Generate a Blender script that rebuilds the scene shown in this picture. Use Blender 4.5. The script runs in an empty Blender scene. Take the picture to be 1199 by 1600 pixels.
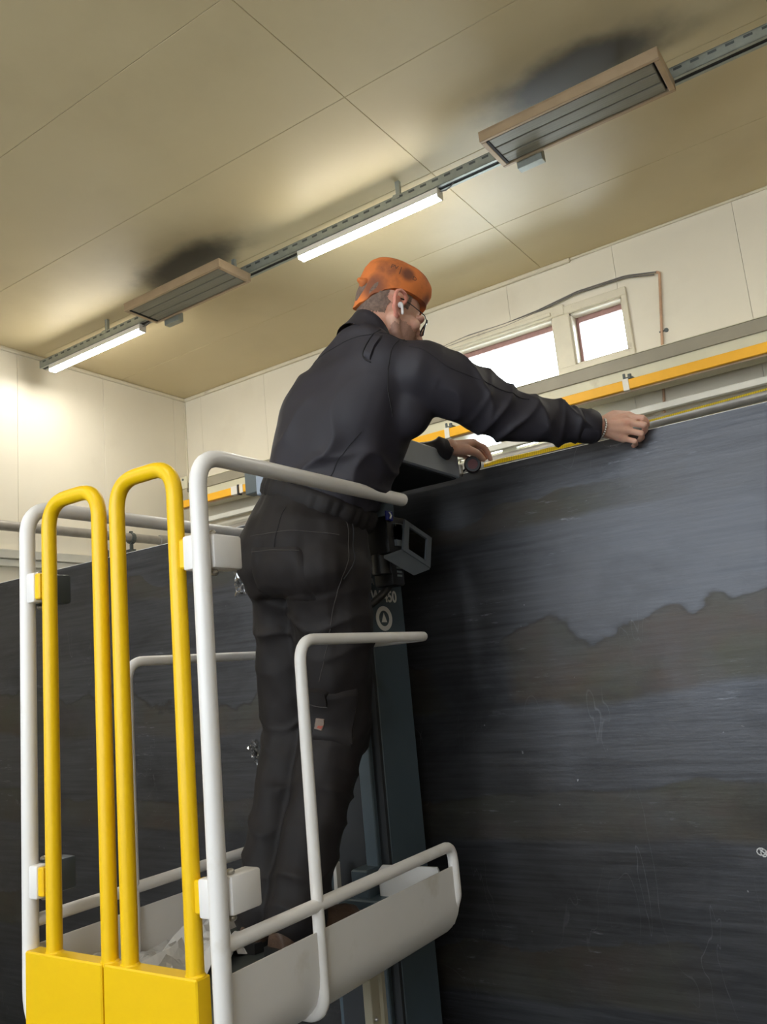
import bpy, bmesh, math, random
import numpy as np
from mathutils import Vector, Matrix, noise
from mathutils.bvhtree import BVHTree

random.seed(7)
scene = bpy.context.scene
COL = scene.collection
R = math.radians

# ------------------------------------------------------------------ camera, sky, exposure
CAM = Vector((0, 0, 1.6))
YAW, PITCH, ROLL = R(-33.2), R(11.06), R(-5.31)
_f = Vector((math.sin(YAW) * math.cos(PITCH), math.cos(YAW) * math.cos(PITCH), math.sin(PITCH)))
_r = Vector((math.cos(YAW), -math.sin(YAW), 0))
_u = _r.cross(_f)
_r2 = _r * math.cos(ROLL) + _u * math.sin(ROLL)
_u2 = _u * math.cos(ROLL) - _r * math.sin(ROLL)
cam_data = bpy.data.cameras.new('camera')
cam = bpy.data.objects.new('camera', cam_data)
COL.objects.link(cam)
cam.matrix_world = Matrix(((_r2.x, _u2.x, -_f.x, CAM.x), (_r2.y, _u2.y, -_f.y, CAM.y), (_r2.z, _u2.z, -_f.z, CAM.z), (0, 0, 0, 1)))
cam_data.sensor_fit = 'HORIZONTAL'
cam_data.sensor_width = 36
cam_data.lens = 1298 / 1199 * 36
cam_data.clip_start = 0.05
scene.camera = cam

world = bpy.data.worlds.new('overcast_sky')
scene.world = world
world.use_nodes = True
wb = world.node_tree.nodes['Background']
wb.inputs['Color'].default_value = (0.90, 0.96, 1.0, 1)
wb.inputs['Strength'].default_value = 16.0

vs = scene.view_settings
vs.view_transform = 'Standard'
vs.look = 'None'
vs.gamma = 1
vs.exposure = 0.0
vs.use_curve_mapping = False
LED_STRENGTH = 100.0          # luminance of the LED diffusers

# ------------------------------------------------------------------ materials
def nodes_of(m):
    nt = m.node_tree
    return nt, nt.nodes, nt.links

def mat(name, col, rough=0.5, metal=0.0, var=0.0, vscale=8.0, vstretch=(1, 1, 1), bump=0.0, bscale=60.0, bstretch=(1, 1, 1),
        coat=0.0, sheen=0.0, sss=0.0, rvar=0.0, dirt=None, dscale=3.0, dlo=0.55, dhi=0.7, dstretch=(1, 1, 1), spec=None, bdist=0.01):
    """Principled material; colour varied by noise, optional dirt colour in patches, optional fine bump."""
    m = bpy.data.materials.new(name)
    m.use_nodes = True
    nt, N, L = nodes_of(m)
    b = N['Principled BSDF']
    b.inputs['Base Color'].default_value = (*col, 1)
    b.inputs['Roughness'].default_value = rough
    b.inputs['Metallic'].default_value = metal
    b.inputs['Coat Weight'].default_value = coat
    b.inputs['Sheen Weight'].default_value = sheen
    b.inputs['Subsurface Weight'].default_value = sss
    if sss:
        b.inputs['Subsurface Radius'].default_value = (0.012, 0.004, 0.002)
        b.inputs['Subsurface Scale'].default_value = 1.0
    if spec is not None:
        b.inputs['Specular IOR Level'].default_value = spec
    tc = N.new('ShaderNodeTexCoord')

    def noise_tex(scale, stretch, detail=4, rough_=0.55):
        mp = N.new('ShaderNodeMapping')
        mp.inputs['Scale'].default_value = stretch
        L.new(tc.outputs['Object'], mp.inputs['Vector'])
        n = N.new('ShaderNodeTexNoise')
        n.inputs['Scale'].default_value = scale
        n.inputs['Detail'].default_value = detail
        n.inputs['Roughness'].default_value = rough_
        L.new(mp.outputs['Vector'], n.inputs['Vector'])
        return n
    out = None
    if var:
        n = noise_tex(vscale, vstretch)
        mr = N.new('ShaderNodeMapRange')
        mr.inputs['From Min'].default_value = 0.3
        mr.inputs['From Max'].default_value = 0.7
        mr.inputs['To Min'].default_value = 1 - var
        mr.inputs['To Max'].default_value = 1 + var
        L.new(n.outputs['Fac'], mr.inputs['Value'])
        mx = N.new('ShaderNodeVectorMath')
        mx.operation = 'SCALE'
        mx.inputs[0].default_value = col
        L.new(mr.outputs['Result'], mx.inputs['Scale'])
        out = mx.outputs['Vector']
        if rvar:
            r2 = N.new('ShaderNodeMapRange')
            r2.inputs['From Min'].default_value = 0.3
            r2.inputs['From Max'].default_value = 0.7
            r2.inputs['To Min'].default_value = max(0.02, rough - rvar)
            r2.inputs['To Max'].default_value = min(1, rough + rvar)
            L.new(n.outputs['Fac'], r2.inputs['Value'])
            L.new(r2.outputs['Result'], b.inputs['Roughness'])
    if dirt is not None:
        n = noise_tex(dscale, dstretch, 6, 0.6)
        mr = N.new('ShaderNodeMapRange')
        mr.inputs['From Min'].default_value = dlo
        mr.inputs['From Max'].default_value = dhi
        L.new(n.outputs['Fac'], mr.inputs['Value'])
        mx = N.new('ShaderNodeMix')
        mx.data_type = 'RGBA'
        L.new(mr.outputs['Result'], mx.inputs['Factor'])
        if out is not None:
            L.new(out, mx.inputs['A'])
        else:
            mx.inputs['A'].default_value = (*col, 1)
        mx.inputs['B'].default_value = (*dirt, 1)
        out = mx.outputs['Result']
    if out is not None:
        L.new(out, b.inputs['Base Color'])
    if bump:
        n = noise_tex(bscale, bstretch, 3)
        bp = N.new('ShaderNodeBump')
        bp.inputs['Strength'].default_value = bump
        bp.inputs['Distance'].default_value = bdist
        L.new(n.outputs['Fac'], bp.inputs['Height'])
        L.new(bp.outputs['Normal'], b.inputs['Normal'])
    return m

def emit(name, col, strength):
    m = bpy.data.materials.new(name)
    m.use_nodes = True
    nt, N, L = nodes_of(m)
    b = N['Principled BSDF']
    b.inputs['Base Color'].default_value = (*col, 1)
    b.inputs['Emission Color'].default_value = (*col, 1)
    b.inputs['Emission Strength'].default_value = strength
    return m

def glassy(name, tint=(0.95, 0.98, 1.0)):
    m = bpy.data.materials.new(name)
    m.use_nodes = True
    nt, N, L = nodes_of(m)
    N.remove(N['Principled BSDF'])
    o = N['Material Output']
    t = N.new('ShaderNodeBsdfTransparent')
    t.inputs['Color'].default_value = (*tint, 1)
    g = N.new('ShaderNodeBsdfGlossy')
    g.inputs['Roughness'].default_value = 0.03
    fr = N.new('ShaderNodeFresnel')
    fr.inputs['IOR'].default_value = 1.45
    mx = N.new('ShaderNodeMixShader')
    L.new(fr.outputs[0], mx.inputs[0])
    L.new(t.outputs[0], mx.inputs[1])
    L.new(g.outputs[0], mx.inputs[2])
    L.new(mx.outputs[0], o.inputs['Surface'])
    return m

def film(name):
    """Clear crumpled plastic film: mostly transparent with strong glints."""
    m = bpy.data.materials.new(name)
    m.use_nodes = True
    nt, N, L = nodes_of(m)
    N.remove(N['Principled BSDF'])
    o = N['Material Output']
    t = N.new('ShaderNodeBsdfTransparent')
    t.inputs['Color'].default_value = (0.92, 0.92, 0.91, 1)
    g = N.new('ShaderNodeBsdfGlossy')
    g.inputs['Roughness'].default_value = 0.12
    lw = N.new('ShaderNodeLayerWeight')
    lw.inputs['Blend'].default_value = 0.80
    mx = N.new('ShaderNodeMixShader')
    L.new(lw.outputs['Facing'], mx.inputs[0])
    L.new(t.outputs[0], mx.inputs[1])
    L.new(g.outputs[0], mx.inputs[2])
    L.new(mx.outputs[0], o.inputs['Surface'])
    return m

M = {}
M['panel'] = mat('cream_panel', (0.80, 0.74, 0.61), 0.42, var=0.03, vscale=1.3, bump=0.03, bscale=240, dirt=(0.68, 0.615, 0.49), dscale=0.9, dlo=0.58, dhi=0.85)
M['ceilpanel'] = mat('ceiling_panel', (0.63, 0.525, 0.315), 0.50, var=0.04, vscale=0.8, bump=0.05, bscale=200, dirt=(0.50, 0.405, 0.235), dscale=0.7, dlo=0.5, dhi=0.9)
M['backing'] = mat('panel_gap', (0.34, 0.29, 0.21), 0.8, var=0.1)
M['floor'] = mat('concrete_floor', (0.10, 0.096, 0.088), 0.6, var=0.2, vscale=3, bump=0.1)
M['trim'] = mat('cream_trim', (0.70, 0.64, 0.50), 0.4, var=0.04, dirt=(0.42, 0.34, 0.24), dscale=5, dlo=0.6, dhi=0.8)
M['frame'] = mat('painted_window_frame', (0.72, 0.66, 0.52), 0.45, var=0.05, dirt=(0.45, 0.38, 0.28), dscale=7, dlo=0.62, dhi=0.8)
M['sash'] = mat('brown_red_sash', (0.36, 0.20, 0.18), 0.5, var=0.15, vscale=20)
M['glass'] = glassy('window_glass')
M['fillglass'] = glassy('fill_window_glass', (0.58, 0.59, 0.60))  # tint cuts the daylight from the added window behind the camera
M['galv'] = mat('galvanised_steel', (0.36, 0.39, 0.36), 0.45, 0.7, var=0.12, vscale=14)
M['galvdark'] = mat('dark_galvanised', (0.10, 0.115, 0.115), 0.5, 0.5, var=0.12, vscale=14)
M['black'] = mat('black_void', (0.008, 0.008, 0.008), 0.7)
M['led'] = emit('led_diffuser', (1.0, 0.97, 0.89), LED_STRENGTH)
M['lampbody'] = mat('lamp_body', (0.78, 0.74, 0.66), 0.4, var=0.03)
M['heatframe'] = mat('heater_case', (0.46, 0.34, 0.22), 0.38, 0.35, var=0.08, vscale=6)
M['heatslat'] = mat('heater_slat', (0.245, 0.235, 0.19), 0.5, 0.3, var=0.12, vscale=3, vstretch=(0.4, 30, 1), bump=0.15, bscale=30, bstretch=(1, 40, 1))
M['beam'] = mat('cream_beam', (0.66, 0.62, 0.45), 0.45, var=0.05, vscale=4, dirt=(0.40, 0.33, 0.22), dscale=3, dlo=0.62, dhi=0.85)
M['beamgrey'] = mat('grey_brown_flange_shade', (0.30, 0.27, 0.20), 0.5, var=0.1, vscale=3)
M['bus'] = mat('yellow_conductor', (0.90, 0.45, 0.02), 0.38, var=0.06, vscale=5)
M['feed'] = mat('blue_grey_box', (0.09, 0.115, 0.13), 0.5, var=0.05)
M['pipe'] = mat('grey_pipe', (0.33, 0.31, 0.28), 0.4, 0.35, var=0.12, vscale=9)
M['trunk'] = mat('white_trunking', (0.74, 0.72, 0.64), 0.45, var=0.05)
M['cable'] = mat('grey_cable', (0.16, 0.15, 0.14), 0.6, var=0.1)
M['copper'] = mat('copper_conduit', (0.55, 0.34, 0.22), 0.45, 0.3, var=0.15)
M['white'] = mat('white_powder_coat', (0.83, 0.805, 0.78), 0.34, var=0.02, vscale=5, dirt=(0.62, 0.57, 0.48), dscale=6, dlo=0.62, dhi=0.85)
M['yellow'] = mat('yellow_powder_coat', (0.90, 0.56, 0.0), 0.40, var=0.025, vscale=3)
M['greybox'] = mat('dark_grey_hinge', (0.085, 0.105, 0.125), 0.4, var=0.06)  # dark grey tone of the far hinge boxes; the near ones are white
M['mast'] = mat('blue_grey_mast', (0.075, 0.105, 0.13), 0.42, 0.15, var=0.08, vscale=4)
M['mastdark'] = mat('mast_groove_and_shade', (0.022, 0.025, 0.030), 0.6)
M['head'] = mat('mast_head_grey', (0.28, 0.32, 0.38), 0.42, 0.1, var=0.06)
M['ctrl'] = mat('control_guard', (0.12, 0.135, 0.15), 0.38, 0.3, var=0.08)
M['blackplastic'] = mat('black_plastic', (0.012, 0.012, 0.013), 0.45)
M['print'] = mat('white_print', (0.75, 0.75, 0.76), 0.5)
M['blueprint'] = mat('blue_label', (0.02, 0.03, 0.25), 0.4)
M['beige'] = mat('beige_profile', (0.42, 0.38, 0.28), 0.45, var=0.06)
M['bolt'] = mat('zinc_bolt', (0.55, 0.53, 0.5), 0.3, 0.9)
M['paper'] = mat('white_crumpled_sheet', (0.72, 0.71, 0.70), 0.5, var=0.08, vscale=12, bump=0.3, bscale=25)
M['film'] = film('clear_plastic_film')
M['blade'] = mat('yellow_tape', (0.88, 0.66, 0.02), 0.4)
M['tapecase'] = mat('tape_case', (0.02, 0.014, 0.016), 0.4, var=0.1)
M['redlabel'] = mat('dark_red_label', (0.16, 0.03, 0.03), 0.45)
M['edge'] = mat('bright_cut_edge', (0.90, 0.92, 0.96), 0.4, 0.25, var=0.25, vscale=6, vstretch=(1, 1, 1))
M['chalk'] = mat('chalk_mark', (0.62, 0.62, 0.62), 0.8)
M['skin'] = mat('skin', (0.62, 0.36, 0.265), 0.5, var=0.07, vscale=26, sss=0.12, bump=0.12, bscale=180, bdist=0.002, dirt=(0.60, 0.25, 0.18), dscale=17, dlo=0.52, dhi=0.75)
M['hair'] = mat('cropped_hair', (0.16, 0.105, 0.08), 0.8, var=0.35, vscale=120, bump=0.5, bscale=420, bdist=0.002)
M['ear'] = mat('ear_skin', (0.66, 0.27, 0.20), 0.5, var=0.06, vscale=60, sss=0.15)
M['stubble'] = mat('stubble', (0.36, 0.20, 0.15), 0.7, var=0.12, vscale=200)
M['jacket'] = mat('black_workwear_jacket', (0.018, 0.0155, 0.022), 0.62, var=0.14, vscale=7, bump=0.22, bscale=900, bdist=0.001, spec=0.42)
M['seam'] = mat('dark_seam', (0.010, 0.009, 0.011), 0.8)
M['stitch'] = mat('grey_stitching', (0.055, 0.048, 0.046), 0.8)
M['trouser'] = mat('black_workwear_trousers', (0.0110, 0.0085, 0.0090), 0.66, var=0.25, vscale=6, bump=0.22, bscale=900, bdist=0.001, spec=0.34)
M['tag'] = mat('grey_tag', (0.20, 0.15, 0.12), 0.6)
M['tagred'] = mat('red_tag', (0.30, 0.055, 0.03), 0.6)
M['boot'] = mat('brown_leather_boot', (0.075, 0.042, 0.026), 0.6, var=0.3, vscale=18, bump=0.3, bscale=60)
M['sole'] = mat('rubber_sole', (0.012, 0.012, 0.012), 0.7)
M['cap'] = mat('orange_welder_cap', (0.62, 0.17, 0.035), 0.75, var=0.12, vscale=14, bump=0.15, bscale=500, bdist=0.001,
               dirt=(0.13, 0.045, 0.025), dscale=11, dlo=0.50, dhi=0.80)
def spot(m, c, r0, r1, col):
    """One dark scorch mark about a point of object space."""
    nt, N, L = nodes_of(m)
    b = N['Principled BSDF']
    src = b.inputs['Base Color'].links[0].from_socket
    tc = N.new('ShaderNodeTexCoord')
    d = N.new('ShaderNodeVectorMath')
    d.operation = 'DISTANCE'
    L.new(tc.outputs['Object'], d.inputs[0])
    d.inputs[1].default_value = c
    r = N.new('ShaderNodeMapRange')
    r.interpolation_type = 'SMOOTHSTEP'
    r.inputs['From Min'].default_value = r1
    r.inputs['From Max'].default_value = r0
    r.inputs['To Max'].default_value = 0.85
    L.new(d.outputs['Value'], r.inputs['Value'])
    mx = N.new('ShaderNodeMix')
    mx.data_type = 'RGBA'
    L.new(r.outputs[0], mx.inputs['Factor'])
    L.new(src, mx.inputs['A'])
    mx.inputs['B'].default_value = (*col, 1)
    L.new(mx.outputs['Result'], b.inputs['Base Color'])
M['capprint'] = mat('cap_lettering', (0.13, 0.05, 0.025), 0.8)
M['earbud'] = mat('white_earbud', (0.80, 0.80, 0.80), 0.2)
M['glassframe'] = mat('black_spectacle_frame', (0.012, 0.012, 0.014), 0.3)
M['lens'] = glassy('spectacle_lens', (0.93, 0.95, 0.97))
M['silver'] = mat('silver_chain', (0.62, 0.58, 0.52), 0.28, 0.95)

def dark_patches(m, spots, col, amount):
    """Darker ragged elongated patches on the ceiling above the heaters (centre x, y, half length, half width in object space)."""
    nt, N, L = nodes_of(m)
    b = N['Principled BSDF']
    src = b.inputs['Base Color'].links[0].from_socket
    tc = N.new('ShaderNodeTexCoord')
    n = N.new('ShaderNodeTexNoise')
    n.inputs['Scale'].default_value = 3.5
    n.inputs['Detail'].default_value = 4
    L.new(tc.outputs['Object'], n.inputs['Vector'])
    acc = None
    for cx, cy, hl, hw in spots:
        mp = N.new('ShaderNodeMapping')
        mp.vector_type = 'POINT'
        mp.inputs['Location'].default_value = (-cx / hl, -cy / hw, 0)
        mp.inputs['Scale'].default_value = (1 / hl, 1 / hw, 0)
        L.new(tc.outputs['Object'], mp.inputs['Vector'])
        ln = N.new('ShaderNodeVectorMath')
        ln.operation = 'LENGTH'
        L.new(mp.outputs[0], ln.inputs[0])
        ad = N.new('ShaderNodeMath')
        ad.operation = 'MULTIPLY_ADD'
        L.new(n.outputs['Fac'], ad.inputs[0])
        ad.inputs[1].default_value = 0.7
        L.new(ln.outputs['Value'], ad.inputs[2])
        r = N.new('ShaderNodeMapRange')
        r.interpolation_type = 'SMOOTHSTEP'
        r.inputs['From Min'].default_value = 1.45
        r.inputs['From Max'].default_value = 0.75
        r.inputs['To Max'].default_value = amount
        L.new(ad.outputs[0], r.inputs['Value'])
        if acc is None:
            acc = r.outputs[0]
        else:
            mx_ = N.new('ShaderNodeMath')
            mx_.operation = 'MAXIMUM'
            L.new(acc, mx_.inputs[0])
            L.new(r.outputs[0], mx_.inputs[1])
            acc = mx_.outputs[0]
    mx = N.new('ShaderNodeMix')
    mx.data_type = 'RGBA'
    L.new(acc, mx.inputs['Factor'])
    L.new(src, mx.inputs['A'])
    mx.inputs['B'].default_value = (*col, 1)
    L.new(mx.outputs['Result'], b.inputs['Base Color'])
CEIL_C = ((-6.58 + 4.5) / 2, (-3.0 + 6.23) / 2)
dark_patches(M['ceilpanel'], [(-4.30 - CEIL_C[0], 4.16 - CEIL_C[1], 0.70, 0.26), (-1.17 - CEIL_C[0], 4.16 - CEIL_C[1], 0.70, 0.26)], (0.055, 0.048, 0.036), 0.92)

def plate_material():
    """Dark mill-scale steel: blue-grey, brushed along its length, with olive and rust stains."""
    m = bpy.data.materials.new('mill_scale_steel')
    m.use_nodes = True
    nt, N, L = nodes_of(m)
    b = N['Principled BSDF']
    tc = N.new('ShaderNodeTexCoord')
    sep = N.new('ShaderNodeSeparateXYZ')
    L.new(tc.outputs['Object'], sep.inputs[0])

    def nz(scale, stretch, detail=5, rough=0.55, off=(0, 0, 0), dist=0.0):
        mp = N.new('ShaderNodeMapping')
        mp.inputs['Scale'].default_value = stretch
        mp.inputs['Location'].default_value = off
        L.new(tc.outputs['Object'], mp.inputs['Vector'])
        n = N.new('ShaderNodeTexNoise')
        n.inputs['Scale'].default_value = scale
        n.inputs['Detail'].default_value = detail
        n.inputs['Roughness'].default_value = rough
        n.inputs['Distortion'].default_value = dist
        L.new(mp.outputs[0], n.inputs['Vector'])
        return n.outputs['Fac']

    def rng(v, a, c, lo=0.0, hi=1.0):
        r = N.new('ShaderNodeMapRange')
        r.inputs['From Min'].default_value = a
        r.inputs['From Max'].default_value = c
        r.inputs['To Min'].default_value = lo
        r.inputs['To Max'].default_value = hi
        L.new(v, r.inputs['Value'])
        return r.outputs['Result']

    def mth(op, a, c):
        n = N.new('ShaderNodeMath')
        n.operation = op
        for i, v in enumerate((a, c)):
            if isinstance(v, (int, float)):
                n.inputs[i].default_value = v
            else:
                L.new(v, n.inputs[i])
        return n.outputs[0]

    def mix(f, a, c):
        n = N.new('ShaderNodeMix')
        n.data_type = 'RGBA'
        L.new(f, n.inputs['Factor'])
        for k, v in (('A', a), ('B', c)):
            if isinstance(v, tuple):
                n.inputs[k].default_value = (*v, 1)
            else:
                L.new(v, n.inputs[k])
        return n.outputs['Result']
    # brushed blue-grey ground
    streak = nz(9, (0.25, 1, 7), 6, 0.65)
    cloud = nz(1.6, (0.7, 1, 1.2), 5, 0.6, (3, 0, 1))
    base = mix(rng(streak, 0.3, 0.7), (0.044, 0.046, 0.052), (0.096, 0.098, 0.108))
    base = mix(rng(cloud, 0.35, 0.7, 0, 0.55), base, (0.066, 0.061, 0.058))
    # stains lie in two long bands and along the top edge; object z is height above the plate's foot
    wob = nz(1.5, (0.75, 1, 0.5), 4, 0.55, (0.0, 0, 0.4), 0.4)
    wob2 = nz(5.5, (0.9, 1, 1.0), 4, 0.6, (3.0, 0, 1.4), 0.3)
    jit = mth('ADD', mth('MULTIPLY', mth('SUBTRACT', wob, 0.5), 0.75), mth('MULTIPLY', mth('SUBTRACT', wob2, 0.5), 0.12))

    def band(lo, hi, k):
        up = mth('SUBTRACT', mth('ADD', sep.outputs['Z'], mth('MULTIPLY', jit, k)), hi)          # ragged upper edge
        dn = mth('SUBTRACT', mth('ADD', sep.outputs['Z'], mth('MULTIPLY', jit, k * 0.35)), lo)
        inside = mth('MULTIPLY', rng(up, 0.003, -0.003), rng(dn, -0.012, 0.012))
        rim = mth('MULTIPLY', rng(mth('ABSOLUTE', up, 0), 0.012, 0.0), rng(dn, -0.012, 0.012))
        return inside, rim
    s1, r1 = band(1.34, 1.50, 1.0)
    s2, r2 = band(0.955, 1.085, 0.35)
    s3, r3 = band(1.90, 1.99, 0.8)
    s4, r4 = band(0.50, 0.62, 0.7)
    gap1 = rng(nz(1.1, (1.2, 1, 0.6), 3, 0.55, (6.2, 0, 2.7), 0.3), 0.40, 0.47)
    gap = rng(nz(0.9, (1.0, 1, 0.4), 2, 0.5, (4.4, 0, 1.0)), 0.44, 0.50)
    st = mth('MAXIMUM', mth('MAXIMUM', mth('MULTIPLY', s1, gap1), s2), mth('MAXIMUM', mth('MULTIPLY', s3, gap), mth('MULTIPLY', s4, gap)))
    rim = mth('MAXIMUM', mth('MULTIPLY', r1, gap1), mth('MULTIPLY', r2, 0.5))
    olive = mix(rng(nz(5, (0.6, 1, 1), 4, 0.6, (0, 0, 3)), 0.42, 0.62), (0.066, 0.060, 0.030), (0.078, 0.048, 0.024))
    fade = rng(nz(2.6, (0.8, 1, 1), 4, 0.6, (8, 0, 5)), 0.35, 0.65, 0.15, 0.60)
    col = mix(mth('MULTIPLY', st, fade), base, olive)
    col = mix(mth('MULTIPLY', rim, 0.40), col, (0.022, 0.020, 0.018))
    # dark thin tide line around each stain
    # dark handling smudges, pale scuffs, specks and scratches
    smudge = rng(nz(3.2, (0.7, 1, 1.3), 6, 0.65, (11, 0, 3), 0.5), 0.50, 0.72, 0.0, 0.55)
    col = mix(smudge, col, (0.028, 0.028, 0.030))
    scuff = rng(nz(24, (0.35, 1, 2.6), 6, 0.72, (2, 0, 0)), 0.58, 0.70)
    scuff = mth('MULTIPLY', scuff, rng(nz(2.4, (0.9, 1, 1.2), 3, 0.5, (7, 0, 2)), 0.54, 0.66))
    col = mix(mth('MULTIPLY', scuff, 0.75), col, (0.30, 0.31, 0.34))
    speck = mth('MULTIPLY', rng(nz(60, (1, 1, 1), 2, 0.5, (1, 0, 9)), 0.735, 0.76), rng(nz(3, (1, 1, 1), 2, 0.5, (3, 0, 7)), 0.45, 0.6))
    col = mix(mth('MULTIPLY', speck, 0.7), col, (0.34, 0.34, 0.35))
    scr = mth('MULTIPLY', rng(mth('ABSOLUTE', mth('SUBTRACT', nz(4.5, (1.6, 1, 0.5), 2, 0.4, (6, 0, 6), 1.2), 0.5), 0), 0.0035, 0.0), rng(nz(1.7, (1, 1, 1), 2, 0.5, (5, 0, 5)), 0.52, 0.6))
    col = mix(mth('MULTIPLY', scr, 0.35), col, (0.22, 0.22, 0.23))
    L.new(col, b.inputs['Base Color'])
    b.inputs['Metallic'].default_value = 0.85
    rg = mth('ADD', rng(streak, 0.3, 0.7, 0.34, 0.46), mth('MULTIPLY', st, 0.10))
    L.new(rg, b.inputs['Roughness'])
    b.inputs['Specular IOR Level'].default_value = 0.55
    bp = N.new('ShaderNodeBump')
    bp.inputs['Strength'].default_value = 0.20
    bp.inputs['Distance'].default_value = 0.004
    h = mth('ADD', nz(14, (0.35, 1, 3), 5, 0.6, (4, 0, 4)), mth('MULTIPLY', nz(70, (1, 1, 1), 2), 0.25))
    L.new(h, bp.inputs['Height'])
    L.new(bp.outputs[0], b.inputs['Normal'])
    return m
M['plate'] = plate_material()

def blade_material():
    """Yellow tape with black millimetre ticks printed along object X."""
    m = M['blade']
    nt, N, L = nodes_of(m)
    b = N['Principled BSDF']
    tc = N.new('ShaderNodeTexCoord')
    w = N.new('ShaderNodeTexWave')
    w.wave_type = 'BANDS'
    w.bands_direction = 'X'
    w.inputs['Scale'].default_value = 50
    L.new(tc.outputs['Object'], w.inputs['Vector'])
    r = N.new('ShaderNodeMapRange')
    r.inputs['From Min'].default_value = 0.90
    r.inputs['From Max'].default_value = 0.96
    L.new(w.outputs['Fac'], r.inputs['Value'])
    mx = N.new('ShaderNodeMix')
    mx.data_type = 'RGBA'
    L.new(r.outputs[0], mx.inputs['Factor'])
    mx.inputs['A'].default_value = (0.88, 0.68, 0.02, 1)
    mx.inputs['B'].default_value = (0.38, 0.28, 0.02, 1)
    L.new(mx.outputs['Result'], b.inputs['Base Color'])
blade_material()

# ------------------------------------------------------------------ object helpers
ORG = {}                                   # world position of every object's origin

def V(*a):
    return Vector(a)

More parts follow.
